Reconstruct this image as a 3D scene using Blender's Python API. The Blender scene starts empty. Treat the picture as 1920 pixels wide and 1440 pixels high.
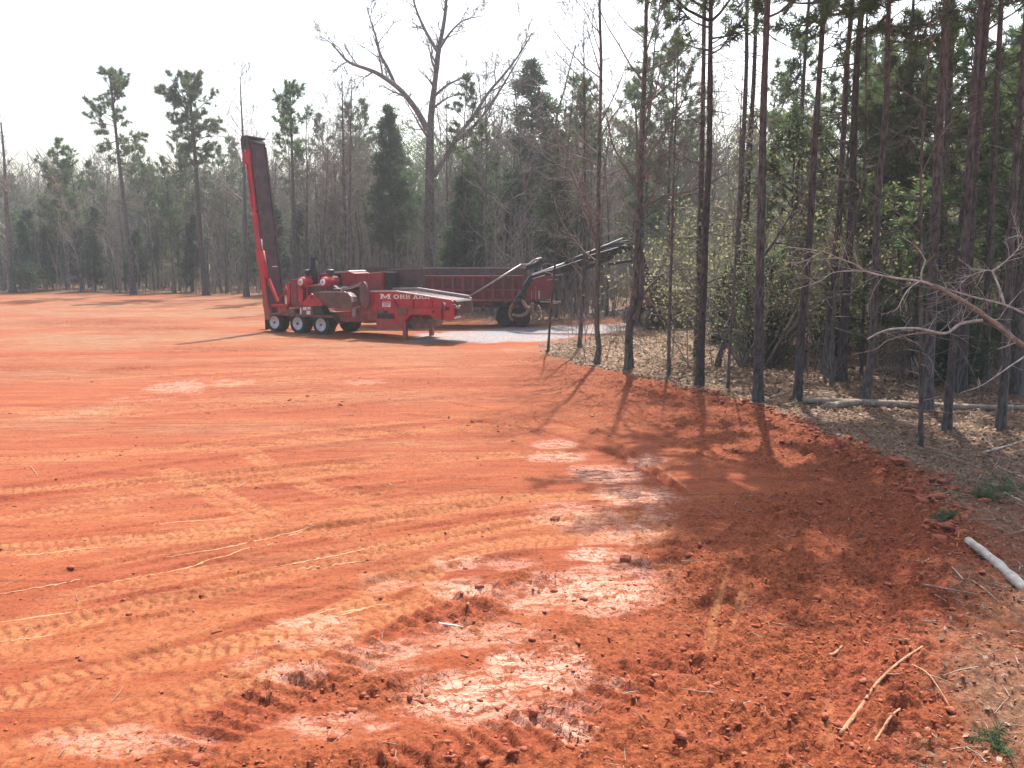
import bpy, bmesh, math, random
import numpy as np
from mathutils import Vector, Matrix

# ------------------------------------------------------------------ camera, sky, sun, exposure
S = bpy.context.scene
COL = S.collection
PITCH = math.radians(9.5)
FPX = 1500.0
CAM_H = 4.0
cam_d = bpy.data.cameras.new("camera")
cam_d.sensor_width = 36.0
cam_d.lens = 36.0 * FPX / 1920.0
cam_d.clip_start = 0.1
cam_d.clip_end = 3000.0
cam = bpy.data.objects.new("camera", cam_d)
COL.objects.link(cam)
cam.location = (0, 0, CAM_H)
cam.rotation_euler = (math.radians(90) - PITCH, 0, 0)
S.camera = cam

SUN_AZ = math.radians(12.0)          # to the right of straight ahead (+Y)
SUN_EL = math.radians(56.0)
sun_vec = Vector((math.sin(SUN_AZ) * math.cos(SUN_EL), math.cos(SUN_AZ) * math.cos(SUN_EL), math.sin(SUN_EL)))
W = bpy.data.worlds.new("World")
S.world = W
W.use_nodes = True
wn = W.node_tree
bg = wn.nodes["Background"]
sky = wn.nodes.new("ShaderNodeTexSky")
sky.sky_type = 'NISHITA'
sky.sun_disc = False
sky.sun_elevation = SUN_EL
sky.sun_rotation = SUN_AZ
sky.air_density = 1.2
sky.dust_density = 4.0
sky.ozone_density = 1.0
wn.links.new(sky.outputs[0], bg.inputs[0])
bg.inputs[1].default_value = 0.15
sl = bpy.data.lights.new("sun", 'SUN')
sl.energy = 4.1
sl.angle = math.radians(0.53)
sl.color = (1.0, 0.95, 0.87)
sun = bpy.data.objects.new("sun", sl)
COL.objects.link(sun)
sun.rotation_euler = sun_vec.to_track_quat('Z', 'Y').to_euler()
sun.location = (20, 60, 60)
vs = S.view_settings
vs.view_transform = 'Standard'
vs.look = 'None'
vs.gamma = 1.0
vs.use_curve_mapping = False
vs.exposure = 1.0
S.render.engine = 'CYCLES'
S.cycles.use_denoising = True
S.cycles.max_bounces = 6
S.cycles.transparent_max_bounces = 8
S.cycles.volume_bounces = 0

# ------------------------------------------------------------------ where a point of the view lies in the place
CP, SP = math.cos(PITCH), math.sin(PITCH)
FWD, UPV = Vector((0, CP, -SP)), Vector((0, SP, CP))


def ray(px, py):
    return FWD + Vector((1, 0, 0)) * ((px - 960) / FPX) + UPV * ((720 - py) / FPX)


def G(px, py, z=0.0):
    d = ray(px, py)
    t = (CAM_H - z) / -d.z
    return Vector((d.x * t, d.y * t, z))


def PY(px, py, Y):
    d = ray(px, py)
    t = Y / d.y
    return Vector((d.x * t, Y, CAM_H + d.z * t))


# ------------------------------------------------------------------ helpers: noise, meshes, materials
def vnoise(x, y, seed=0):
    xi, yi = np.floor(x).astype(np.int64), np.floor(y).astype(np.int64)
    fx, fy = x - xi, y - yi
    fx = fx * fx * fx * (fx * (fx * 6 - 15) + 10)
    fy = fy * fy * fy * (fy * (fy * 6 - 15) + 10)

    def h(a, b):
        n = (a * 374761393 + b * 668265263 + seed * 1442695041) & 0xFFFFFFFF
        n = ((n ^ (n >> 13)) * 1274126177) & 0xFFFFFFFF
        n = ((n ^ (n >> 16)) * 2246822519) & 0xFFFFFFFF
        return ((n ^ (n >> 15)) & 0xFFFFFF) / float(0xFFFFFF)
    a, b, c, d = h(xi, yi), h(xi + 1, yi), h(xi, yi + 1), h(xi + 1, yi + 1)
    return (a + (b - a) * fx) * (1 - fy) + (c + (d - c) * fx) * fy


def fbm(x, y, octs=4, seed=0, gain=0.5):
    v, a, t = 0, 1.0, 0
    for o in range(octs):
        v = v + a * vnoise(x * 2 ** o + 17.3 * o, y * 2 ** o - 9.1 * o, seed + o)
        t += a
        a *= gain
    return v / t


def sstep(a, b, x):
    t = np.clip((x - a) / (b - a), 0, 1)
    return t * t * (3 - 2 * t)


def seg_dist(X, Y, pts):
    """distance to a polyline and the arc length of the nearest point"""
    D = np.full(X.shape, 1e9)
    SS = np.zeros(X.shape)
    SG = np.zeros(X.shape)
    acc = 0
    for (ax, ay), (bx, by) in zip(pts[:-1], pts[1:]):
        dx, dy = bx - ax, by - ay
        L = math.hypot(dx, dy)
        if L < 1e-6:
            continue
        t = np.clip(((X - ax) * dx + (Y - ay) * dy) / (L * L), 0, 1)
        ex, ey = X - ax - t * dx, Y - ay - t * dy
        d = np.hypot(ex, ey)
        m = d < D
        D = np.where(m, d, D)
        SS = np.where(m, acc + t * L, SS)
        SG = np.where(m, np.sign(dx * ey - dy * ex), SG)
        acc += L
    return D, SS, SG


def inside(X, Y, poly):
    r = np.zeros(X.shape, bool)
    n = len(poly)
    for i in range(n):
        (ax, ay), (bx, by) = poly[i], poly[(i + 1) % n]
        if ay == by:
            continue
        c = ((ay > Y) != (by > Y)) & (X < (bx - ax) * (Y - ay) / (by - ay) + ax)
        r ^= c
    return r


def smooth_pts(pts, n=6):
    """Catmull-Rom through a list of Vectors or pairs"""
    P = [np.array(p, float) for p in pts]
    P = [2 * P[0] - P[1]] + P + [2 * P[-1] - P[-2]]
    out = []
    for i in range(1, len(P) - 2):
        for k in range(n):
            t = k / n
            a, b, c, d = P[i - 1], P[i], P[i + 1], P[i + 2]
            out.append(0.5 * (2 * b + (c - a) * t + (2 * a - 5 * b + 4 * c - d) * t * t + (3 * b - a - 3 * c + d) * t ** 3))
    out.append(P[-2])
    return out


def mesh_np(name, V, polys, mats, smooth=False, attrs=None):
    """polys: list of (int array m x k, material index)"""
    me = bpy.data.meshes.new(name)
    V = np.asarray(V, np.float32).reshape(-1, 3)
    polys = [(np.asarray(F, np.int32), mi) for F, mi in polys if len(F)]
    me.vertices.add(len(V))
    me.vertices.foreach_set("co", V.ravel())
    loops = np.concatenate([F.ravel() for F, _ in polys])
    tot = np.concatenate([np.full(len(F), F.shape[1], np.int32) for F, _ in polys])
    mi = np.concatenate([np.full(len(F), m, np.int32) for F, m in polys])
    start = np.concatenate([[0], np.cumsum(tot)[:-1]]).astype(np.int32)
    me.loops.add(len(loops))
    me.loops.foreach_set("vertex_index", loops)
    me.polygons.add(len(tot))
    me.polygons.foreach_set("loop_start", start)
    try:
        me.polygons.foreach_set("loop_total", tot)
    except Exception:
        pass
    for m in mats:
        me.materials.append(m)
    me.polygons.foreach_set("material_index", mi)
    if smooth:
        me.polygons.foreach_set("use_smooth", np.ones(len(tot), bool))
    me.update(calc_edges=True)
    if attrs:
        for k, v in attrs.items():
            a = me.attributes.new(k, 'FLOAT', 'POINT')
            a.data.foreach_set("value", np.asarray(v, np.float32))
    return me


def link(name, data, parent=None, loc=(0, 0, 0), rotz=0.0):
    o = bpy.data.objects.new(name, data)
    COL.objects.link(o)
    o.location = loc
    o.rotation_euler = (0, 0, rotz)
    if parent is not None:
        o.parent = parent
    return o


def tag(o, label=None, cat=None, group=None, kind=None):
    if label:
        o['label'] = label
    if cat:
        o['category'] = cat
    if group:
        o['group'] = group
    if kind:
        o['kind'] = kind
    return o


class TB:
    """collects tapering tubes (quads) and loose triangles"""

    def __init__(self):
        self.v, self.q, self.t = [], [], []
        self.n = 0
        self.extra = []

    def tube(self, pts, radii, k=5, cap=False):
        base = self.n
        a = None
        m = len(pts)
        for i in range(m):
            p = pts[i]
            tng = (pts[min(i + 1, m - 1)] - pts[max(i - 1, 0)])
            if tng.length < 1e-9:
                tng = Vector((0, 0, 1))
            tng.normalize()
            if a is None:
                a = tng.orthogonal().normalized()
            else:
                a = a - tng * a.dot(tng)
                a = a.normalized() if a.length > 1e-6 else tng.orthogonal().normalized()
            b = tng.cross(a)
            r = radii[i]
            for j in range(k):
                an = 2 * math.pi * j / k
                c, s = math.cos(an) * r, math.sin(an) * r
                self.v.append((p.x + a.x * c + b.x * s, p.y + a.y * c + b.y * s, p.z + a.z * c + b.z * s))
        for i in range(m - 1):
            o0 = base + i * k
            for j in range(k):
                j2 = (j + 1) % k
                self.q.append((o0 + j, o0 + j2, o0 + k + j2, o0 + k + j))
        self.n += m * k
        if cap:
            for o0, rev in ((base, True), (base + (m - 1) * k, False)):
                c = pts[0] if rev else pts[-1]
                self.v.append(tuple(c))
                for j in range(k):
                    j2 = (j + 1) % k
                    self.t.append((self.n, o0 + j2, o0 + j) if rev else (self.n, o0 + j, o0 + j2))
                self.n += 1

    def mesh(self, name, mats, tris=None, smooth=True, tri_mat=1):
        V = np.array(self.v, np.float32).reshape(-1, 3)
        polys = [(np.array(self.q, np.int32).reshape(-1, 4), 0), (np.array(self.t, np.int32).reshape(-1, 3), 0)]
        if tris is not None and len(tris):
            n0 = len(V)
            V = np.concatenate([V, tris.reshape(-1, 3).astype(np.float32)])
            polys.append((n0 + np.arange(len(tris) * 3).reshape(-1, 3), tri_mat))
        return mesh_np(name, V, polys, mats, smooth)


def bm_mesh(name, bm, mat, smooth=False):
    bmesh.ops.recalc_face_normals(bm, faces=bm.faces)
    me = bpy.data.meshes.new(name)
    bm.to_mesh(me)
    bm.free()
    for m in (mat if isinstance(mat, (list, tuple)) else [mat]):
        me.materials.append(m)
    if smooth:
        for p in me.polygons:
            p.use_smooth = True
    return me


def N(nt, typ, **kw):
    n = nt.nodes.new(typ)
    for k, v in kw.items():
        if k.startswith("i_"):
            key = k[2:]
            n.inputs[int(key) if key.isdigit() else key.replace("_", " ")].default_value = v
        else:
            setattr(n, k, v)
    return n


def ramp(nt, fac, stops):
    r = nt.nodes.new("ShaderNodeValToRGB")
    e = r.color_ramp.elements
    while len(e) > len(stops):
        e.remove(e[-1])
    while len(e) < len(stops):
        e.new(0.5)
    for el, (p, c) in zip(e, stops):
        el.position = p
        el.color = (c[0], c[1], c[2], 1) if len(c) == 3 else c
    nt.links.new(fac, r.inputs[0])
    return r.outputs[0]


def mix(nt, fac, a, b):
    m = nt.nodes.new("ShaderNodeMix")
    m.data_type = 'RGBA'
    for s, v in ((m.inputs[0], fac), (m.inputs[6], a), (m.inputs[7], b)):
        if isinstance(v, (int, float)):
            s.default_value = v
        elif isinstance(v, tuple):
            s.default_value = (v[0], v[1], v[2], 1)
        else:
            nt.links.new(v, s)
    return m.outputs[2]


def math_n(nt, op, a, b=None, clamp=False):
    m = nt.nodes.new("ShaderNodeMath")
    m.operation = op
    m.use_clamp = clamp
    for i, v in enumerate((a, b)):
        if v is None:
            continue
        if isinstance(v, (int, float)):
            m.inputs[i].default_value = v
        else:
            nt.links.new(v, m.inputs[i])
    return m.outputs[0]


def new_mat(name):
    m = bpy.data.materials.new(name)
    m.use_nodes = True
    nt = m.node_tree
    return m, nt, nt.nodes["Principled BSDF"]


def surf(name, c1, c2, scale=6.0, rough=0.7, bump=0.15, stretch=(1, 1, 1), metal=0.0, dirt=None, spec=0.4, lo=0.35, hi=0.65, bump_scale=None, vary=0.0, mud=0.0):
    """a mottled surface: two tones mixed by noise, optional dirt blotches, fine relief"""
    m, nt, b = new_mat(name)
    tc = N(nt, "ShaderNodeTexCoord")
    mp = N(nt, "ShaderNodeMapping")
    mp.inputs["Scale"].default_value = stretch
    nt.links.new(tc.outputs["Object"], mp.inputs["Vector"])
    n1 = N(nt, "ShaderNodeTexNoise", i_Scale=scale, i_Detail=6.0, i_Roughness=0.62)
    nt.links.new(mp.outputs[0], n1.inputs["Vector"])
    col = ramp(nt, n1.outputs["Fac"], [(lo, c1), (hi, c2)])
    if dirt:
        n2 = N(nt, "ShaderNodeTexNoise", i_Scale=scale * 0.35, i_Detail=8.0, i_Roughness=0.7)
        nt.links.new(mp.outputs[0], n2.inputs["Vector"])
        f = ramp(nt, n2.outputs["Fac"], [(0.48, (0, 0, 0)), (0.68, (1, 1, 1))])
        col = mix(nt, f, col, dirt)
    if mud:
        sx = N(nt, "ShaderNodeSeparateXYZ")
        nt.links.new(tc.outputs["Object"], sx.inputs[0])
        n4 = N(nt, "ShaderNodeTexNoise", i_Scale=3.2, i_Detail=9.0, i_Roughness=0.72)
        nt.links.new(tc.outputs["Object"], n4.inputs["Vector"])
        hz_ = math_n(nt, 'MULTIPLY_ADD', sx.outputs[2], -0.16)
        hz_.node.inputs[2].default_value = 0.10 + 0.12 * mud
        f4 = ramp(nt, math_n(nt, 'ADD', n4.outputs["Fac"], hz_), [(0.44, (0, 0, 0)), (0.60, (0.85, 0.85, 0.85))])
        col = mix(nt, f4, col, (0.25, 0.10, 0.060))
    if vary:
        oi = N(nt, "ShaderNodeObjectInfo")
        hs = N(nt, "ShaderNodeHueSaturation")
        v = math_n(nt, 'MULTIPLY_ADD', oi.outputs["Random"], 2 * vary)
        v.node.inputs[2].default_value = 1 - vary
        nt.links.new(v, hs.inputs["Value"])
        nt.links.new(col, hs.inputs["Color"])
        col = hs.outputs[0]
    nt.links.new(col, b.inputs["Base Color"])
    b.inputs["Roughness"].default_value = rough
    b.inputs["Metallic"].default_value = metal
    b.inputs["Specular IOR Level"].default_value = spec
    if bump:
        n3 = N(nt, "ShaderNodeTexNoise", i_Scale=bump_scale or scale * 4, i_Detail=4.0)
        nt.links.new(mp.outputs[0], n3.inputs["Vector"])
        bp = N(nt, "ShaderNodeBump", i_Strength=bump, i_Distance=0.03)
        nt.links.new(n3.outputs["Fac"], bp.inputs["Height"])
        nt.links.new(bp.outputs[0], b.inputs["Normal"])
    return m


def leaf_mat(name, c1, c2, trans=0.35, vary=0.25, scale=1.5):
    m, nt, b = new_mat(name)
    out = nt.nodes["Material Output"]
    nt.nodes.remove(b)
    tc = N(nt, "ShaderNodeTexCoord")
    n1 = N(nt, "ShaderNodeTexNoise", i_Scale=scale, i_Detail=5.0, i_Roughness=0.7)
    nt.links.new(tc.outputs["Object"], n1.inputs["Vector"])
    col = ramp(nt, n1.outputs["Fac"], [(0.35, c1), (0.65, c2)])
    oi = N(nt, "ShaderNodeObjectInfo")
    hs = N(nt, "ShaderNodeHueSaturation")
    v = math_n(nt, 'MULTIPLY_ADD', oi.outputs["Random"], 2 * vary)
    v.node.inputs[2].default_value = 1 - vary
    hh = math_n(nt, 'MULTIPLY_ADD', oi.outputs["Random"], 0.05)
    hh.node.inputs[2].default_value = 0.475
    nt.links.new(v, hs.inputs["Value"])
    nt.links.new(hh, hs.inputs["Hue"])
    nt.links.new(col, hs.inputs["Color"])
    d = N(nt, "ShaderNodeBsdfDiffuse")
    t = N(nt, "ShaderNodeBsdfTranslucent")
    g = N(nt, "ShaderNodeBsdfGlossy", i_Roughness=0.5)
    nt.links.new(hs.outputs[0], d.inputs[0])
    nt.links.new(hs.outputs[0], t.inputs[0])
    m1 = N(nt, "ShaderNodeMixShader")
    m1.inputs[0].default_value = trans
    nt.links.new(d.outputs[0], m1.inputs[1])
    nt.links.new(t.outputs[0], m1.inputs[2])
    m2 = N(nt, "ShaderNodeMixShader")
    m2.inputs[0].default_value = 0.03
    nt.links.new(m1.outputs[0], m2.inputs[1])
    nt.links.new(g.outputs[0], m2.inputs[2])
    nt.links.new(m2.outputs[0], out.inputs["Surface"])
    return m


M = {}
M['bark_pine'] = surf("pine_bark", (0.026, 0.0235, 0.0215), (0.125, 0.110, 0.101), 15, 0.9, 1.0, (1, 1, 0.30), bump_scale=24, vary=0.25)
M['bark_grey'] = surf("grey_bark", (0.042, 0.036, 0.032), (0.165, 0.145, 0.130), 13, 0.9, 0.9, (1, 1, 0.32), bump_scale=26, vary=0.25)
M['twig'] = surf("bare_twig", (0.12, 0.10, 0.088), (0.24, 0.205, 0.185), 3, 0.85, 0, vary=0.25)
M['pale_wood'] = surf("bleached_wood", (0.30, 0.25, 0.20), (0.62, 0.55, 0.47), 7, 0.75, 0.4, (1, 1, 1), bump_scale=40)
M['dead_wood'] = surf("dead_wood", (0.17, 0.115, 0.08), (0.38, 0.29, 0.22), 8, 0.85, 0.5, bump_scale=40)
M['clay_stick'] = surf("clay_stained_stick", (0.30, 0.13, 0.065), (0.50, 0.27, 0.15), 10, 0.85, 0.5, bump_scale=40)
M['needle'] = leaf_mat("pine_needles", (0.065, 0.105, 0.045), (0.145, 0.195, 0.078), 0.58)
M['needle_dark'] = leaf_mat("cedar_foliage", (0.038, 0.070, 0.036), (0.09, 0.135, 0.060), 0.52)
M['leaf_yellow'] = leaf_mat("spring_leaves", (0.16, 0.18, 0.07), (0.38, 0.39, 0.20), 0.55, 0.2)
M['leaf_brown'] = leaf_mat("dry_leaves", (0.13, 0.076, 0.044), (0.37, 0.255, 0.155), 0.15, 0.1, 9.0)
M['bud_tan'] = leaf_mat("budding_leaves", (0.17, 0.13, 0.085), (0.33, 0.26, 0.15), 0.5, 0.15)
# ------------------------------------------------------------------ ground: one sheet with the clearing, the gravel road and the woodland floor
def g2(px, py):
    p = G(px, py)
    return (p.x, p.y)


EDGE = [g2(*p) for p in ((1600, 1800), (1690, 1440), (1745, 1250), (1765, 1100), (1785, 1010), (1765, 960), (1740, 908), (1640, 868), (1560, 828), (1430, 772), (1300, 733), (1180, 701), (1100, 686), (1015, 665), (1008, 645))]
ROAD_NEAR = [g2(*p) for p in ((1060, 638), (1200, 620), (1300, 614), (1500, 606), (1920, 597), (2600, 590))]
WOODS_NEAR = EDGE + ROAD_NEAR + [(120, 60), (160, 30), (160, -30), (20, -30)]
BACK_EDGE = [g2(*p) for p in ((-1500, 545), (-400, 547), (0, 549), (250, 551), (480, 553), (640, 560), (760, 572), (860, 588), (930, 605), (1050, 604), (1200, 592), (1500, 583), (1920, 577), (2600, 570))]
WOODS_BACK = BACK_EDGE + [(160, 60), (400, 600), (-400, 600), (-300, 100)]
GRAVEL = [g2(*p) for p in ((770, 641), (880, 642), (1000, 641), (1060, 634), (1200, 617), (1300, 610), (1500, 604), (1920, 596), (2600, 588), (2600, 583), (1920, 587), (1500, 591), (1300, 598), (1190, 604), (1060, 609), (960, 613), (870, 620), (790, 627))]


def low_z(X, Y):
    z = 0.16 * (fbm(X * 0.09, Y * 0.09, 3, 3) - 0.5) * sstep(6, 20, np.hypot(X, Y))
    flat = sstep(0.0, 1.0, (np.hypot((X + 6) / 9, (Y - 39) / 6) - 0.8) / 0.6)
    z = z * (0.25 + 0.75 * flat)
    d, _, _ = seg_dist(X, Y, EDGE)
    near = 1 - sstep(18, 26, Y)
    z = z + near * 0.10 * np.exp(-((d - 0.15) / 0.5) ** 2) * (0.4 + 1.2 * vnoise(X * 0.7, Y * 0.7, 8))
    return z


def zat(x, y):
    return float(low_z(np.array([x], float), np.array([y], float))[0])


def pxline(pts, n=8):
    return [tuple(p) for p in smooth_pts([g2(*p) for p in pts], n)]


# wheel and track marks: (line, half width, kind, depth)
MARKS = [
    (pxline([(-150, 1225), (200, 1150), (500, 1075), (800, 1010), (1000, 975), (1250, 962)]), 0.24, 'tyre', 1.0),
    (pxline([(-150, 1350), (250, 1250), (560, 1170), (760, 1085), (930, 1022), (1290, 1000)]), 0.27, 'tyre', 1.0),
    (pxline([(-150, 1460), (200, 1365), (480, 1258), (700, 1160), (880, 1085)]), 0.25, 'tyre', 0.9),
    (pxline([(-150, 1040), (250, 1010), (600, 985), (900, 945), (1000, 932), (1230, 925)]), 0.27, 'tyre', 0.9),
    (pxline([(300, 870), (400, 920), (480, 960), (580, 990), (720, 1005)]), 0.26, 'tyre', 0.9),
    (pxline([(460, 840), (520, 880), (600, 915), (720, 940)]), 0.24, 'tyre', 0.7),
    (pxline([(-150, 930), (300, 895), (600, 872), (800, 853), (1010, 850)]), 0.26, 'tyre', 0.8),
    (pxline([(-150, 870), (300, 842), (560, 826), (800, 806), (930, 800)]), 0.26, 'tyre', 0.7),
    (pxline([(-100, 760), (200, 775), (420, 762), (700, 748)]), 0.26, 'tyre', 0.6),
    (pxline([(1000, 980), (1150, 975), (1300, 1005)]), 0.25, 'tyre', 0.8),
    (pxline([(740, 775), (900, 790), (1020, 810), (1110, 838), (1200, 872), (1290, 930)]), 0.10, 'rut', 1.0),
    (pxline([(820, 752), (960, 775), (1080, 800), (1170, 845), (1260, 905)]), 0.08, 'rut', 0.8),
    (pxline([(280, 1440), (550, 1290), (800, 1165), (960, 1110), (1080, 1085)]), 0.30, 'cleat', 1.0),
    (pxline([(480, 1560), (800, 1430), (1080, 1340), (1330, 1180)]), 0.30, 'cleat', 0.9),
    (pxline([(1745, 985), (1735, 1150), (1725, 1300), (1700, 1550)]), 0.26, 'cleat', 0.8),
    (pxline([(1690, 990), (1640, 1160), (1590, 1320), (1540, 1500)]), 0.20, 'rut', 0.5),
    (pxline([(1375, 1040), (1345, 1130), (1325, 1240)]), 0.045, 'press', .8),
    (pxline([(1400, 1080), (1385, 1140), (1365, 1200)]), 0.035, 'press', .8),
    (pxline([(1555, 1290), (1550, 1370), (1545, 1440)]), 0.035, 'press', .8),
    (pxline([(1640, 1360), (1635, 1440)]), 0.035, 'press', 0.7),
    (pxline([(1180, 850), (1240, 878), (1300, 925)]), 0.06, 'press', 0.8),
]
_mr = random.Random(40)
for k in range(64):                     # older, fainter passes of wheels, roughly side by side
    y0 = _mr.uniform(640, 1400)
    tiltk = (y0 - 640) / 800
    x0 = _mr.uniform(-150, 500)
    w = _mr.uniform(350, 1000)
    x1 = min(x0 + w, 1150 - max(0, 720 - y0) * 1.0)
    if x1 - x0 < 150:
        continue
    dy = -(x1 - x0) * (.02 + .28 * tiltk) * _mr.uniform(.7, 1.3)
    MARKS.append((pxline([(x0, y0), ((x0 + x1) / 2, y0 + dy * .55 + _mr.uniform(-6, 4)), (x1, y0 + dy)]), _mr.uniform(.14, .28), _mr.choice(('tyre', 'tyre', 'smear', 'rut', 'smear')), _mr.uniform(.35, .8)))
for k in range(70):                     # narrow scrape lines, in loose families
    if k % 5 == 0:
        fx, fy = _mr.uniform(-100, 700), _mr.uniform(640, 1330)
    y0 = fy + _mr.uniform(-16, 16) * (1 + (fy - 640) / 400)
    x0 = fx + _mr.uniform(-80, 80)
    x1 = min(x0 + _mr.uniform(200, 600), 1180)
    tk = (y0 - 640) / 800
    dy = -(x1 - x0) * (.01 + .27 * tk) * _mr.uniform(.9, 1.1)
    MARKS.append((pxline([(x0, y0), ((x0 + x1) / 2, y0 + dy * .54), (x1, y0 + dy)]), _mr.uniform(.04, .07), _mr.choice(('rut', 'rut', 'smear')), _mr.uniform(.3, .7)))
for k in range(9):                      # fine rake lines past the middle of the clearing
    MARKS.append((pxline([(180 + 20 * k, 768 - 9 * k), (420, 741 - 5 * k), (700, 742 - 4 * k), (960, 752 - 5 * k)]), 0.05, 'rut', 0.7))
SCRATCH = [pxline(p, 3) for p in ([(0, 1112), (150, 1082)], [(160, 1102), (420, 1044), (590, 982)], [(310, 1040), (450, 1015), (590, 985)], [(500, 1062), (620, 1040), (740, 1016)], [(545, 1067), (690, 1045)],
                                  [(30, 1040), (200, 1018)], [(0, 1165), (160, 1140)], [(500, 1170), (640, 1140)], [(590, 1165), (690, 1138)], [(620, 1150), (740, 1128)], [(0, 1200), (100, 1185)], [(250, 985), (430, 970)])]
# smooth crusted clay, dried pale, with sun and sky sheen painted in: (px, py, half width, half height, strength)
PALE_SHEEN = [(1090, 965, 90, 30, .62), (1180, 1000, 70, 26, .6), (1130, 1060, 120, 40, .6), (1180, 1130, 90, 30, .6), (900, 1190, 140, 40, .55), (740, 1230, 120, 40, .55), (1000, 1330, 150, 40, .6), (640, 1360, 140, 30, .55), (980, 1060, 110, 24, .5), (760, 1090, 120, 22, .5), (620, 1200, 120, 24, .5), (1220, 950, 40, 40, .6), (1045, 831, 46, 9, 1), (1050, 856, 62, 11, .9), (1140, 888, 70, 17, 1.1), (1185, 926, 72, 17, 1.1), (1210, 865, 35, 10, .8), (1105, 1040, 50, 18, 1), (1225, 1075, 55, 26, 1), (1120, 1105, 150, 42, .95), (1000, 1130, 70, 22, .7),
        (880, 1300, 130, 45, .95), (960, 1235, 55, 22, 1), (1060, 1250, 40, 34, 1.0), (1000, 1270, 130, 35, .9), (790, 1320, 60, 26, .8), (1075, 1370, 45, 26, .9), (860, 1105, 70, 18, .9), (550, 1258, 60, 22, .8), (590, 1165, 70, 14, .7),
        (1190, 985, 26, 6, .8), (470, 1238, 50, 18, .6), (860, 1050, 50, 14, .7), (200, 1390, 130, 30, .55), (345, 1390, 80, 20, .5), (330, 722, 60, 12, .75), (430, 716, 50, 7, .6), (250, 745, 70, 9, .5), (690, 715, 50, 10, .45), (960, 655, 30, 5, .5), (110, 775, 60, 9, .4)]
LEAFY = [(185, 768, 60, 14, .8), (100, 785, 130, 20, .45), (560, 715, 140, 16, .35), (300, 575, 420, 18, .38), (120, 610, 200, 10, .25), (850, 690, 120, 20, .2), (90, 700, 160, 14, .5), (640, 745, 260, 12, .5), (420, 800, 300, 12, .4), (250, 640, 300, 10, .45), (700, 830, 200, 8, .4), (240, 562, 60, 3, .5)]


def blob(X, Y, lst):
    out = np.zeros(X.shape)
    for px, py, rx, ry, k in lst:
        c = G(px, py)
        s = c.y * CP + CAM_H * SP
        wx = rx * s / FPX
        wy = abs(G(px, py - ry).y - G(px, py + ry).y) / 2
        wq = 1.0 if lst is not PALE_SHEEN else 0.55 + 0.9 * fbm(X * 1.3 + 7, Y * 1.1, 4, 61, 0.6)
        q = np.hypot((X - c.x) / wx, (Y - c.y) / wy) * wq * (1.0 if lst is not PALE_SHEEN else 0.88)
        out = np.maximum(out, k * np.exp(-(q * 0.95) ** 2.4))
    return out


GRID = {}


def gz_at(x, y):
    """height of the finished ground sheet"""
    ys, ts, z = GRID['ys'], GRID['ts'], GRID['z']
    if y <= ys[0]:
        return 0.0
    i = min(max(int(np.searchsorted(ys, y)) - 1, 0), len(ys) - 2)
    j = min(max(int(np.searchsorted(ts, x / y)) - 1, 0), len(ts) - 2)
    fy = (y - ys[i]) / (ys[i + 1] - ys[i])
    fx = min(max((x / y - ts[j]) / (ts[j + 1] - ts[j]), 0), 1)
    return float((z[i, j] * (1 - fx) + z[i, j + 1] * fx) * (1 - fy) + (z[i + 1, j] * (1 - fx) + z[i + 1, j + 1] * fx) * fy)


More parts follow.
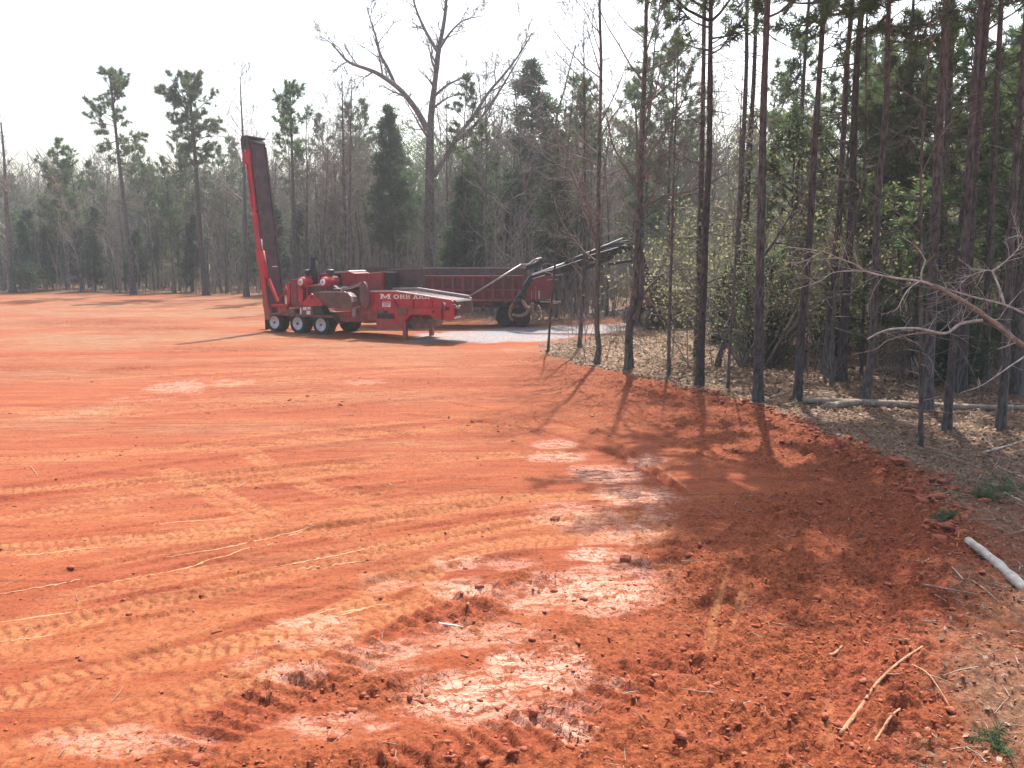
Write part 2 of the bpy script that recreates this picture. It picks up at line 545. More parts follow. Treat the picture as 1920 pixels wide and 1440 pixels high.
def build_ground():
    ys = [3.2]
    while ys[-1] < 120:
        ys.append(ys[-1] * 1.0046)
    while ys[-1] < 1500:
        ys.append(ys[-1] * 1.12)
    ts = list(np.arange(-0.80, 0.8001, 0.0032))
    step = 0.01
    t = 0.80
    ext = []
    while t < 9:
        t += step
        step *= 1.35
        ext.append(t)
    ts = [-e for e in reversed(ext)] + ts + ext
    ys, ts = np.array(ys), np.array(ts)
    Yg, Tg = np.meshgrid(ys, ts, indexing='ij')
    rng = np.random.default_rng(5)
    X = (Yg * Tg).ravel()
    Y = Yg.ravel() + 0
    R = np.hypot(X, Y)
    fine = (1 - sstep(60, 110, Y)) * (1 - sstep(0.8, 0.95, np.abs(X) / np.maximum(Y, 1)))
    Z = low_z(X, Y)
    # where the woods are
    wobble = 0.55 * (fbm(X * 0.8, Y * 0.8, 3, 21) - 0.5) + 0.4 * (fbm(X * 3, Y * 3, 2, 22) - 0.5)
    d1, _, _ = seg_dist(X, Y, EDGE + ROAD_NEAR)
    s1 = np.where(inside(X, Y, WOODS_NEAR), d1, -d1)
    d2, _, _ = seg_dist(X, Y, BACK_EDGE)
    s2 = np.where(inside(X, Y, WOODS_BACK), d2, -d2)
    lit = np.maximum(sstep(-0.35, 0.5, s1 + wobble), sstep(-1.2, 1.0, s2 + 2.2 * wobble))
    wood = lit.copy()
    patch = blob(X, Y, LEAFY)
    dull = np.clip(patch * 1.5 * (0.1 + 1.2 * fbm(X * 0.9 + 3, Y * 2.0, 5, 30, 0.62)), 0, 1) + 0.85 * sstep(22, 38, Y) * sstep(0.40, 0.62, fbm(X * 0.16, Y * 0.55, 5, 31, 0.6))
    dull = np.clip(dull, 0, 1) * (1 - wood)
    lit = np.clip(lit, 0, 1) * (1 - (1 - sstep(10.5, 14.5, Y)) * np.clip(1.25 - 1.3 * fbm(X * 1.1, Y * 1.1, 4, 33), 0.25, 0.9))
    dg, _, _ = seg_dist(X, Y, GRAVEL + GRAVEL[:1])
    sg = np.where(inside(X, Y, GRAVEL), dg, -dg)
    grav = sstep(-0.3, 0.5, sg + 1.6 * (fbm(X * 0.9, Y * 0.5, 4, 40) - 0.5))
    # loose, freshly turned soil along the edge of the woods and in front of the camera
    n_lo = fbm(X * 0.5, Y * 0.5, 4, 50)
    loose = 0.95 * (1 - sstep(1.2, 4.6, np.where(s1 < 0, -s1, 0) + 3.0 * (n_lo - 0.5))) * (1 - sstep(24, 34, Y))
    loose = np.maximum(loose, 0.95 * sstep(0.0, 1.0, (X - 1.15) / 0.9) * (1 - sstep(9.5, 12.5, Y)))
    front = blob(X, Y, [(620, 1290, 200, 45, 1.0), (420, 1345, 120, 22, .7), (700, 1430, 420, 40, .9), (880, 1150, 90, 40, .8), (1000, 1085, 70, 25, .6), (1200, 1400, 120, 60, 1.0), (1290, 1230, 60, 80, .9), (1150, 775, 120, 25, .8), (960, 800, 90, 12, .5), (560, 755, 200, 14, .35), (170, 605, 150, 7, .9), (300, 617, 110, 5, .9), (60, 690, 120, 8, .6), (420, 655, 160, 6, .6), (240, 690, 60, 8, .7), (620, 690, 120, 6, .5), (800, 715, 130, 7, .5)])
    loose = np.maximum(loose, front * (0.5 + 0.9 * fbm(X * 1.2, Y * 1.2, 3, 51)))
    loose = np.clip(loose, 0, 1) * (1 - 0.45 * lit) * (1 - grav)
    pale = blob(X, Y, PALE_SHEEN)
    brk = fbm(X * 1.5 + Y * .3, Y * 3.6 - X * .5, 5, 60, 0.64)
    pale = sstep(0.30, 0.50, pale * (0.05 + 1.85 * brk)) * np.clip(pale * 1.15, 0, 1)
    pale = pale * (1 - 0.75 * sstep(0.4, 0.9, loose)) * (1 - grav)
    clay = (1 - lit) * (1 - grav)
    # relief
    cl = fbm(X * 5, Y * 5, 4, 70, 0.6)
    rid = np.abs(fbm(X * 7, Y * 7, 3, 75) - 0.5) * 2
    lumps = sstep(0.56, 0.78, fbm(X * 9, Y * 9, 2, 78)) + 0.7 * sstep(0.6, 0.8, vnoise(X * 17, Y * 17, 79))
    Z = Z + fine * clay * (0.014 * (fbm(X * 2, Y * 3, 4, 71) - 0.5) + 0.010 * (fbm(X * 11, Y * 11, 2, 72) - 0.5))
    Z = Z + fine * loose * (0.13 * (cl - 0.5) + 0.055 * (rid - 0.3) + 0.05 * lumps)
    Z = Z + fine * lit * (0.09 * (fbm(X * 1.3, Y * 1.3, 4, 73) - 0.5) + 0.03 * (fbm(X * 9, Y * 9, 2, 74) - 0.5))
    Z = Z + fine * grav * 0.03 * (fbm(X * 4, Y * 4, 3, 76) - 0.5)
    Z = Z - fine * pale * 0.012
    lug = np.zeros(X.shape)
    dark = np.zeros(X.shape)
    for line, hw, kind, k in MARKS:
        k = k * (.95 if kind == 'tyre' else 1)
        lx = [p[0] for p in line]
        ly = [p[1] for p in line]
        sel = (X > min(lx) - 1) & (X < max(lx) + 1) & (Y > min(ly) - 1) & (Y < max(ly) + 1)
        idx = np.nonzero(sel)[0]
        if not len(idx):
            continue
        xs, yv = X[idx], Y[idx]
        d, s, sg_ = seg_dist(xs, yv, line)
        wob = 0.06 * (vnoise(xs * 1.5, yv * 1.5, 90) - 0.5)
        q = (d + wob) / hw
        band = (1 - sstep(0.85, 1.12, q)) * clay[idx]
        endf = sstep(0, 0.5, s) * sstep(0, 0.5, s.max() - s)
        worn = np.clip(0.25 + 1.3 * fbm(xs * 0.9, yv * 0.9, 3, 91), 0, 1)
        band = band * endf * worn * k
        if kind == 'tyre':
            ph = (s + 0.32 * d + np.where(sg_ > 0, 0.07, 0) + 0.03 * vnoise(xs * 3, yv * 3, 93)) / 0.145
            fr = ph - np.floor(ph)
            bar = sstep(0.0, 0.10, fr) * (1 - sstep(0.70, 0.80, fr)) * (1 - sstep(0.85, 1.0, q)) * sstep(0.05, 0.13, q) * (0.5 + 0.8 * vnoise(xs * 5, yv * 5, 94))
            Z[idx] += fine[idx] * band * (-0.026 + 0.022 * bar) + fine[idx] * 0.014 * k * clay[idx] * endf * np.exp(-((q - 1.2) / 0.18) ** 2) * vnoise(xs * 4, yv * 4, 96)
            lug[idx] = np.maximum(lug[idx], band * (0.22 + 0.85 * bar))
            dark[idx] = np.maximum(dark[idx], band * (1 - bar) * 0.45)
        elif kind == 'cleat':
            ph = (s + 0.25 * sg_ * d) / 0.19
            fr = ph - np.floor(ph)
            fr = np.mod(fr + 0.35 * (vnoise(xs * 4, yv * 4, 97) - .5), 1)
            bar = sstep(0.0, 0.12, fr) * (1 - sstep(0.35, 0.5, fr)) * (0.35 + 0.9 * vnoise(xs * 5, yv * 5, 98))
            Z[idx] += fine[idx] * band * (-0.03 + 0.065 * bar)
            lug[idx] = np.maximum(lug[idx] * (1 - band), 0)
            dark[idx] = np.maximum(dark[idx], band * 0.35)
        elif kind == 'rut':
            Z[idx] += fine[idx] * band * (-0.048) + fine[idx] * 0.03 * k * clay[idx] * endf * np.exp(-((q - 1.4) / 0.35) ** 2)
            dark[idx] = np.maximum(dark[idx], band * 0.6)
        elif kind == 'smear':
            Z[idx] += fine[idx] * band * -0.012
            lug[idx] = np.maximum(lug[idx], band * 0.7 * vnoise(xs * 6, yv * 6, 92))
        else:
            Z[idx] += fine[idx] * band * -0.02
            loose[idx] *= 1 - 0.8 * band
            lug[idx] = np.maximum(lug[idx], band * 1.1)
    nr, nc = Yg.shape
    ii = np.arange(nr * nc).reshape(nr, nc)
    F = np.stack([ii[:-1, :-1], ii[:-1, 1:], ii[1:, 1:], ii[1:, :-1]], -1).reshape(-1, 4)
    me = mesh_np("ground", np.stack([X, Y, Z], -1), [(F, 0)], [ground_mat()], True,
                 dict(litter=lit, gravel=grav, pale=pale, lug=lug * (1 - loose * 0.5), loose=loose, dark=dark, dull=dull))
    GRID.update(ys=ys, ts=ts, z=Z.reshape(nr, nc))
    o = link("ground", me)
    tag(o, "orange red clay clearing with a gravel road and leaf covered woodland floor", None, None, 'structure')
    return X, Y, loose, wood


def ground_mat():
    m, nt, b = new_mat("clay_and_litter")
    A = {}
    for k in ("litter", "gravel", "pale", "lug", "loose", "dark", "dull"):
        a = N(nt, "ShaderNodeAttribute")
        a.attribute_name = k
        A[k] = a.outputs["Fac"]
    tc = N(nt, "ShaderNodeTexCoord")
    P = tc.outputs["Object"]

    def noise(scale, detail=6.0, rough=0.6, stretch=None):
        n = N(nt, "ShaderNodeTexNoise", i_Scale=scale, i_Detail=detail, i_Roughness=rough)
        if stretch:
            mp = N(nt, "ShaderNodeMapping")
            mp.inputs["Scale"].default_value = stretch
            mp.inputs["Rotation"].default_value = (0, 0, math.radians(-14))
            nt.links.new(P, mp.inputs["Vector"])
            nt.links.new(mp.outputs[0], n.inputs["Vector"])
        else:
            nt.links.new(P, n.inputs["Vector"])
        return n.outputs["Fac"]
    big = noise(0.35, 7)
    mid = noise(2.2, 8, 0.68, (0.45, 1.6, 1))
    fine_ = noise(22, 5, 0.7)
    base = ramp(nt, big, [(0.34, (0.257, 0.048, 0.016)), (0.50, (0.300, 0.072, 0.025)), (0.66, (0.336, 0.105, 0.038))])
    c_mid = ramp(nt, mid, [(0.30, (0.180, 0.031, 0.012)), (0.50, (0.286, 0.066, 0.023)), (0.72, (0.386, 0.136, 0.051))])
    col = mix(nt, 0.6, base, c_mid)
    band_n = noise(1.0, 8, 0.66, (0.12, 1.5, 1))
    band_c = ramp(nt, band_n, [(0.32, (0.165, 0.033, 0.013)), (0.45, (0.279, 0.070, 0.027)), (0.58, (0.322, 0.094, 0.035)), (0.70, (0.378, 0.171, 0.073))])
    col = mix(nt, 0.55, col, band_c)
    dull_c = ramp(nt, mid, [(0.32, (0.181, 0.082, 0.042)), (0.52, (0.281, 0.139, 0.071)), (0.70, (0.386, 0.244, 0.128))])
    col = mix(nt, math_n(nt, 'MULTIPLY', A["dull"], 0.85), col, dull_c)
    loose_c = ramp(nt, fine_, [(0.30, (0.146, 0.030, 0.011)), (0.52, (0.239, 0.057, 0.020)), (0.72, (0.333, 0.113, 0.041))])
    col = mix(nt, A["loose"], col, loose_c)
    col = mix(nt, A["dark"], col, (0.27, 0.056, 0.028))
    lugc = ramp(nt, mid, [(0.3, (0.374, 0.140, 0.056)), (0.7, (0.452, 0.215, 0.091))])
    col = mix(nt, math_n(nt, 'MULTIPLY', A["lug"], 0.75, True), col, lugc)
    # grit
    grit = ramp(nt, fine_, [(0.36, (0.45, 0.38, 0.36)), (0.47, (0.95, 0.94, 0.93)), (0.60, (1.05, 1.06, 1.06)), (0.74, (1.22, 1.30, 1.30))])
    fur = noise(2.2, 6, 0.72, (0.10, 3.4, 1))
    furc = ramp(nt, fur, [(0.34, (0.52, 0.42, 0.38)), (0.47, (1.0, 1.0, 1.0)), (0.62, (1.0, 1.0, 1.0)), (0.74, (1.16, 1.30, 1.38))])
    m8 = N(nt, "ShaderNodeMix")
    m8.data_type = 'RGBA'
    m8.blend_type = 'MULTIPLY'
    m8.inputs[0].default_value = 0.7
    nt.links.new(col, m8.inputs[6])
    nt.links.new(furc, m8.inputs[7])
    col = m8.outputs[2]
    g7 = noise(6.5, 7, 0.75, (0.7, 1.3, 1))
    speck = ramp(nt, g7, [(0.34, (0.62, 0.52, 0.48)), (0.46, (0.96, 0.95, 0.94)), (0.60, (1.0, 1.0, 1.0)), (0.70, (1.18, 1.28, 1.32))])
    m7 = N(nt, "ShaderNodeMix")
    m7.data_type = 'RGBA'
    m7.blend_type = 'MULTIPLY'
    m7.inputs[0].default_value = 0.75
    nt.links.new(col, m7.inputs[6])
    nt.links.new(speck, m7.inputs[7])
    col = m7.outputs[2]
    mm = N(nt, "ShaderNodeMix")
    mm.data_type = 'RGBA'
    mm.blend_type = 'MULTIPLY'
    mm.inputs[0].default_value = 0.8
    nt.links.new(col, mm.inputs[6])
    nt.links.new(grit, mm.inputs[7])
    col = mm.outputs[2]
    # dried crust with cracks, its sun and sky sheen painted as paler colour
    vo = N(nt, "ShaderNodeTexVoronoi", feature='DISTANCE_TO_EDGE', i_Scale=9.0)
    wp = N(nt, "ShaderNodeTexNoise", i_Scale=5.0, i_Detail=4.0)
    nt.links.new(P, wp.inputs["Vector"])
    va = N(nt, "ShaderNodeVectorMath", operation='MULTIPLY_ADD')
    nt.links.new(wp.outputs["Color"], va.inputs[0])
    va.inputs[1].default_value = (0.35, 0.35, 0.35)
    nt.links.new(P, va.inputs[2])
    nt.links.new(va.outputs[0], vo.inputs["Vector"])
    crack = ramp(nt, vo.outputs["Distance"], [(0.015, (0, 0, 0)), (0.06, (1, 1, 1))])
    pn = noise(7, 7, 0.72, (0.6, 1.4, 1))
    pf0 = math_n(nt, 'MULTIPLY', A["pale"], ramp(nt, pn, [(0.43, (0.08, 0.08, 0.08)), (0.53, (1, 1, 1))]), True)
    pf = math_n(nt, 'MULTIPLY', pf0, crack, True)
    crust_sheen_c = ramp(nt, fine_, [(0.3, (0.475, 0.251, 0.180)), (0.7, (0.598, 0.383, 0.292))])
    col = mix(nt, math_n(nt, 'MULTIPLY', pf, 0.82), col, crust_sheen_c)
    # gravel
    gv = N(nt, "ShaderNodeTexVoronoi", i_Scale=26.0)
    nt.links.new(P, gv.inputs["Vector"])
    gcol = ramp(nt, gv.outputs["Color"], [(0.2, (0.128, 0.132, 0.145)), (0.8, (0.340, 0.340, 0.357))])
    gcol = mix(nt, ramp(nt, noise(0.9, 5, 0.6, (0.4, 2.0, 1)), [(0.46, (0, 0, 0)), (0.66, (0.8, 0.8, 0.8))]), gcol, (0.36, 0.17, 0.105))
    col = mix(nt, A["gravel"], col, gcol)
    # woodland floor
    l1 = noise(16, 8, 0.78)
    l2 = noise(0.8, 5)
    lc = ramp(nt, l1, [(0.33, (0.060, 0.033, 0.021)), (0.50, (0.160, 0.098, 0.059)), (0.66, (0.304, 0.211, 0.133))])
    lc = mix(nt, ramp(nt, l2, [(0.45, (0, 0, 0)), (0.7, (0.55, 0.55, 0.55))]), lc, (0.21, 0.085, 0.048))
    lf = math_n(nt, 'ADD', A["litter"], math_n(nt, 'MULTIPLY_ADD', l1, 0.9), True)
    lf.node.inputs[1].links[0].from_node.inputs[2].default_value = -0.45
    lf = math_n(nt, 'MULTIPLY', lf, math_n(nt, 'MULTIPLY', A["litter"], 3.0, True), True)
    col = mix(nt, lf, col, lc)
    nt.links.new(col, b.inputs["Base Color"])
    rg = math_n(nt, 'MULTIPLY_ADD', pf, 0.02)
    rg.node.inputs[2].default_value = 0.88
    nt.links.new(rg, b.inputs["Roughness"])
    sp = math_n(nt, 'MULTIPLY_ADD', pf, -0.05)
    sp.node.inputs[2].default_value = 0.2
    nt.links.new(sp, b.inputs["Specular IOR Level"])
    # relief
    h1 = noise(34, 5, 0.72)
    v2 = N(nt, "ShaderNodeTexVoronoi", i_Scale=17.0)
    nt.links.new(va.outputs[0], v2.inputs["Vector"])
    h = math_n(nt, 'ADD', math_n(nt, 'MULTIPLY', h1, 1.2), math_n(nt, 'MULTIPLY', v2.outputs["Distance"], math_n(nt, 'MULTIPLY', A["loose"], 1.2)))
    h = math_n(nt, 'ADD', h, math_n(nt, 'MULTIPLY', crack, math_n(nt, 'MULTIPLY', A["pale"], 0.5)))
    bs = math_n(nt, 'MULTIPLY_ADD', pf, -0.35)
    bs.node.inputs[2].default_value = 0.62
    bp = N(nt, "ShaderNodeBump", i_Distance=0.035)
    nt.links.new(bs, bp.inputs["Strength"])
    nt.links.new(h, bp.inputs["Height"])
    nt.links.new(bp.outputs[0], b.inputs["Normal"])
    return m


GX, GY, G_LOOSE, G_LIT = build_ground()
fg = bmesh.new()
for v in ((-1500, -1500), (1500, -1500), (1500, 3), (-1500, 3)):
    fg.verts.new((v[0], v[1], -0.02))
fg.faces.new(fg.verts)
M['clay_plain'] = surf("clay_plain", (0.34, 0.085, 0.04), (0.50, 0.19, 0.095), 2.0, 0.9, 0.3)
tag(link("ground", bm_mesh("ground_behind", fg, M['clay_plain'])), "bare red clay behind the viewpoint", None, None, 'structure')


# clods of turned soil, loose leaves, twigs
def clods():
    rng = np.random.default_rng(11)
    p = np.clip(G_LOOSE + .07 * (G_LIT < .3), 0, 1) * (GY < 26) * (np.abs(GX) < 0.8 * GY) * GY ** 0.9
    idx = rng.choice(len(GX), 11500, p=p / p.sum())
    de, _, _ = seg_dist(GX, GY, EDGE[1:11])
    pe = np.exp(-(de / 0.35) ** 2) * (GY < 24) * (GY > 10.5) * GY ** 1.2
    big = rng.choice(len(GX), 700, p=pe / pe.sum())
    idx = np.concatenate([idx, big])
    V, F = [], []
    ico = bmesh.new()
    bmesh.ops.create_icosphere(ico, subdivisions=1, radius=1)
    iv = np.array([v.co[:] for v in ico.verts])
    ico.faces.ensure_lookup_table()
    fi = np.array([[v.index for v in f.verts] for f in ico.faces])
    ico.free()
    n = len(iv)
    for c, i in enumerate(idx):
        r = 0.008 + 0.014 * rng.random() ** 2 + (0.035 * rng.random() ** 2 if rng.random() < 0.10 else 0)
        if c >= 11500:
            r = 0.012 + 0.075 * rng.random() ** 3
        v = iv * (r * rng.uniform(0.45, 1.45, (n, 1))) * np.array([rng.uniform(.8, 1.9), rng.uniform(.6, 1.2), rng.uniform(.4, .8)])
        a = rng.random() * 6.28
        ca, sa = math.cos(a), math.sin(a)
        v = np.stack([v[:, 0] * ca - v[:, 1] * sa, v[:, 0] * sa + v[:, 1] * ca, v[:, 2]], -1)
        gz = GZ[i]
        V.append(v + [GX[i] + rng.normal() * .02, GY[i] + rng.normal() * .02, gz + r * 0.12])
        F.append(fi + c * n)
    M['clod'] = surf("clay_clod", (0.235, 0.052, 0.025), (0.43, 0.13, 0.064), 14, 0.95, 0.5)
    me = mesh_np("soil_clods", np.concatenate(V), [(np.concatenate(F), 0)], [M['clod']])
    tag(link("soil_clods", me), "crumbled clods of dark red clay strewn along the wood edge", "soil clods", None, 'stuff')


def leaf_litter():
    rng = np.random.default_rng(12)
    p = (G_LIT > 0.25) * (GY < 60) * (np.abs(GX) < 0.8 * GY) * GY ** 1.1 * np.clip(G_LIT, 0, 1) * (0.12 + sstep(9, 14, GY))
    n = 85000
    idx = rng.choice(len(GX), n, p=p / p.sum())
    c = np.stack([GX[idx] + rng.normal(size=n) * .05, GY[idx] + rng.normal(size=n) * .05, GZ[idx] + 0.012], -1)
    sz = rng.uniform(0.018, 0.046, n) * np.clip(c[:, 1] / 14, 0.75, 1.7)
    a = rng.uniform(0, 6.28, n)
    e1 = np.stack([np.cos(a), np.sin(a), rng.normal(size=n) * .35], -1) * sz[:, None]
    e2 = np.stack([-np.sin(a), np.cos(a), rng.normal(size=n) * .35], -1) * (sz * rng.uniform(.35, .8, n))[:, None]
    lift = np.abs(rng.normal(size=n)) * 0.015
    c[:, 2] += lift
    V = np.stack([c - e1, c - e2, c + e1, c + e2], 1).reshape(-1, 3)
    F = np.arange(n * 4).reshape(-1, 4)
    me = mesh_np("leaf_litter", V, [(F, 0)], [M['leaf_brown']])
    tag(link("leaf_litter", me), "dry brown leaves covering the woodland floor", "leaf litter", None, 'stuff')


def ground_twigs():
    rng = random.Random(13)
    nr = np.random.default_rng(13)
    tb = TB()
    for name, n, p in (("w", 1700, (G_LIT > 0.3) * (GY < 55) * GY ** 1.0), ("c", 330, (G_LIT < 0.3) * (0.15 + G_LOOSE) * (GY < 24) * GY ** 0.6)):
        p = p * (np.abs(GX) < 0.8 * GY)
        for i in nr.choice(len(GX), n, p=p / p.sum()):
            L = rng.uniform(0.15, 1.1) * min(1, GY[i] / 15) if name == "w" else rng.uniform(0.06, 0.32)
            a = rng.uniform(0, 6.28)
            d = Vector((math.cos(a), math.sin(a), rng.uniform(-.05, .12)))
            p0 = Vector((GX[i], GY[i], GZ[i] + 0.015))
            bend = Vector((rng.gauss(0, .06), rng.gauss(0, .06), 0.01)) * L
            r = (0.004 + 0.010 * rng.random() ** 2) * (1.2 if name == "w" else 0.7) * min(1, .35 + GY[i] / 22)
            tb.tube([p0 - d * L / 2, p0 + bend, p0 + d * L / 2], [r, r * .9, r * .4], 4)
    tag(link("ground_twigs", tb.mesh("ground_twigs", [M['dead_wood']])), "thin broken twigs scattered over soil and leaves", "twigs", None, 'stuff')


_co = np.empty(len(GX) * 3, np.float32)
bpy.data.objects["ground"].data.vertices.foreach_get("co", _co)
GZ = _co.reshape(-1, 3)[:, 2]
def scrapes():
    rng = random.Random(19)
    V, F = [], []
    for line in SCRATCH:
        pts = [Vector((p[0], p[1])) for p in line]
        L = sum((b - a).length for a, b in zip(pts[:-1], pts[1:]))
        n = int(L / .05)
        prev = None
        on = True
        for k in range(n + 1):
            s = L * k / n
            i = 0
            while i < len(pts) - 2 and s > (pts[i + 1] - pts[i]).length:
                s -= (pts[i + 1] - pts[i]).length
                i += 1
            t = (pts[i + 1] - pts[i]).normalized()
            p = pts[i] + t * s
            nrm = Vector((-t.y, t.x))
            w = .012 * rng.uniform(.35, 1.2) * math.sin(math.pi * min(max(k / n, .02), .98)) ** .4
            if rng.random() < .05:
                on = not on
            if not on and rng.random() < .25:
                on = True
            base = len(V)
            for q, h in ((p - nrm * w, 0.001), (p, .007), (p + nrm * w, 0.001)):
                V.append((q.x, q.y, gz_at(q.x, q.y) + h))
            if prev is not None and on:
                F += [(prev, base, base + 1, prev + 1), (prev + 1, base + 1, base + 2, prev + 2)]
            prev = base
    M['scrape'] = surf("pressed_pale_clay", (0.42, 0.20, 0.10), (0.58, 0.34, 0.18), 9, 0.8, 0.2)
    tag(link("scrape_ridges", mesh_np("scrape_ridges", V, [(np.array(F), 0)], [M['scrape']], True)), "thin pale ridges scraped into the clay on the left", "scrape marks", None, 'stuff')


scrapes()
clods()
leaf_litter()
ground_twigs()
# ------------------------------------------------------------------ machines
M['red'] = surf("red_paint", (0.38, 0.016, 0.026), (0.55, 0.030, 0.040), 1.6, 0.5, 0.12, dirt=(0.15, 0.035, 0.030), bump_scale=30, mud=0.45)
M['red_deep'] = surf("dull_red_paint", (0.22, 0.018, 0.026), (0.34, 0.026, 0.036), 1.8, 0.6, 0.12, dirt=(0.10, 0.035, 0.030), bump_scale=30, mud=0.45)
M['maroon'] = surf("maroon_paint", (0.19, 0.034, 0.040), (0.28, 0.048, 0.054), 1.4, 0.6, 0.12, dirt=(0.15, 0.062, 0.05), bump_scale=25, mud=0.45)
M['maroon_shade'] = surf("shaded_maroon_panel", (0.120, 0.026, 0.032), (0.20, 0.040, 0.046), 1.4, 0.65, 0.12, dirt=(0.11, 0.05, 0.045), bump_scale=25, mud=0.45)  # darker maroon paints in the shading of the recessed side panels
M['belt'] = surf("dusty_rubber_belt", (0.060, 0.036, 0.038), (0.105, 0.064, 0.064), 2.0, 0.85, 0.2)
M['dark_steel'] = surf("dark_steel", (0.050, 0.034, 0.034), (0.105, 0.060, 0.056), 3.0, 0.65, 0.25, mud=0.45)
M['brown_guard'] = surf("rusty_brown_guard", (0.085, 0.040, 0.036), (0.15, 0.066, 0.056), 1.8, 0.6, 0.2, dirt=(0.19, 0.10, 0.08), mud=0.45)
M['black'] = surf("black_steel", (0.012, 0.012, 0.014), (0.035, 0.033, 0.036), 3.0, 0.55, 0.2)
M['rubber'] = surf("tyre_rubber", (0.018, 0.016, 0.016), (0.060, 0.036, 0.030), 4.0, 0.9, 0.3)
M['white_rim'] = surf("white_wheel_paint", (0.62, 0.62, 0.64), (0.80, 0.80, 0.80), 3.0, 0.45, 0.1, dirt=(0.45, 0.36, 0.33))
M['white'] = surf("white_decal", (0.66, 0.63, 0.62), (0.80, 0.78, 0.77), 8.0, 0.6, 0.0)
M['letter'] = surf("cream_lettering", (0.70, 0.62, 0.58), (0.82, 0.76, 0.72), 6.0, 0.6, 0.0)
M['steel'] = surf("worn_steel", (0.30, 0.24, 0.23), (0.46, 0.39, 0.37), 4.0, 0.42, 0.2, metal=0.35)
M['chrome'] = surf("cylinder_rod", (0.50, 0.47, 0.48), (0.64, 0.60, 0.60), 3.0, 0.25, 0.0, metal=0.7)
M['deck'] = surf("worn_deck", (0.17, 0.115, 0.105), (0.30, 0.22, 0.20), 3.0, 0.55, 0.3, (0.4, 1.5, 1))
M['tan_steel'] = surf("muddy_tine", (0.16, 0.10, 0.07), (0.27, 0.18, 0.125), 6.0, 0.8, 0.3)
M['track'] = surf("muddy_track", (0.055, 0.042, 0.036), (0.16, 0.125, 0.105), 5.0, 0.9, 0.5)


def add_box(bm, x0, x1, y0, y1, z0, z1):
    v = [bm.verts.new((x, y, z)) for x in (x0, x1) for y in (y0, y1) for z in (z0, z1)]
    for f in ((0, 1, 3, 2), (4, 6, 7, 5), (0, 4, 5, 1), (2, 3, 7, 6), (0, 2, 6, 4), (1, 5, 7, 3)):
        bm.faces.new([v[i] for i in f])


def add_prism(bm, poly, w0, w1):
    """polygon in the (x, z) plane given thickness along y"""
    a = [bm.verts.new((p[0], w0, p[1])) for p in poly]
    b = [bm.verts.new((p[0], w1, p[1])) for p in poly]
    bm.faces.new(a)
    bm.faces.new(b[::-1])
    for i in range(len(poly)):
        j = (i + 1) % len(poly)
        bm.faces.new((a[i], b[i], b[j], a[j]))


def add_bar(bm, p, q, w, h):
    """a box-section bar between two points"""
    p, q = Vector(p), Vector(q)
    t = (q - p).normalized()
    a = t.cross(Vector((0, 1, 0)))
    a = a.normalized() if a.length > 1e-3 else Vector((1, 0, 0))
    b = t.cross(a)
    vs_ = [bm.verts.new(c + a * (sx * h / 2) + b * (sy * w / 2)) for c in (p, q) for sx, sy in ((-1, -1), (1, -1), (1, 1), (-1, 1))]
    bm.faces.new(vs_[0:4][::-1])
    bm.faces.new(vs_[4:8])
    for i in range(4):
        j = (i + 1) % 4
        bm.faces.new((vs_[i], vs_[j], vs_[4 + j], vs_[4 + i]))


def add_lathe(bm, prof, n=28, c=(0, 0, 0), axis='y'):
    """prof: (position along the axis, radius)"""
    rings = []
    for t, r in prof:
        ring = []
        for k in range(n):
            a = 2 * math.pi * k / n
            x, z = r * math.cos(a), r * math.sin(a)
            ring.append(bm.verts.new((c[0] + x, c[1] + t, c[2] + z) if axis == 'y' else ((c[0] + t, c[1] + x, c[2] + z) if axis == 'x' else (c[0] + x, c[1] + z, c[2] + t))))
        rings.append(ring)
    for i in range(len(rings) - 1):
        for k in range(n):
            j = (k + 1) % n
            bm.faces.new((rings[i][k], rings[i][j], rings[i + 1][j], rings[i + 1][k]))
    for ring, rev in ((rings[0], True), (rings[-1], False)):
        bm.faces.new(ring[::-1] if rev else ring)


def part(name, parent, mat, fill, smooth=False, label=None):
    bm = bmesh.new()
    fill(bm)
    o = link(name, bm_mesh(name, bm, M[mat], smooth), parent)
    if label:
        o['label'] = label
    return o


def tube_part(name, parent, mat, pts, r, k=8, cap=True):
    tb = TB()
    pts = [Vector(p) for p in pts]
    tb.tube(pts, [r] * len(pts), k, cap)
    return link(name, tb.mesh(name, [M[mat]]), parent)


class Frame:
    """a machine's own axes: x along it, y away from the viewpoint, z up"""

    def __init__(self, o, deg):
        self.o = Vector(o)
        self.a = math.radians(deg)
        self.x = Vector((math.cos(self.a), math.sin(self.a), 0))
        self.y = Vector((-math.sin(self.a), math.cos(self.a), 0))
        self.c = Vector((0, 0, CAM_H)) - self.o

    def at(self, px, py, w=0.0):
        d = ray(px, py)
        t = (w - self.c.dot(self.y)) / d.dot(self.y)
        p = self.c + d * t
        return (p.dot(self.x), p.z)

    def P(self, px, py, w=0.0):
        u, z = self.at(px, py, w)
        return Vector((u, w, z))

    def poly(self, pts, w=0.0):
        return [self.at(px, py, w) for px, py in pts]


def clip_poly(poly, keep):
    """clips a polygon to the side where keep(p) >= 0 (keep linear)"""
    out = []
    for i in range(len(poly)):
        a, b = poly[i], poly[(i + 1) % len(poly)]
        ka, kb = keep(a), keep(b)
        if ka >= 0:
            out.append(a)
        if ka * kb < 0:
            t = ka / (ka - kb)
            out.append((a[0] + (b[0] - a[0]) * t, a[1] + (b[1] - a[1]) * t))
    return out


# slab-serif capitals drawn as strokes in a unit square
def R4(x0, y0, x1, y1):
    return [(x0, y0), (x1, y0), (x1, y1), (x0, y1)]


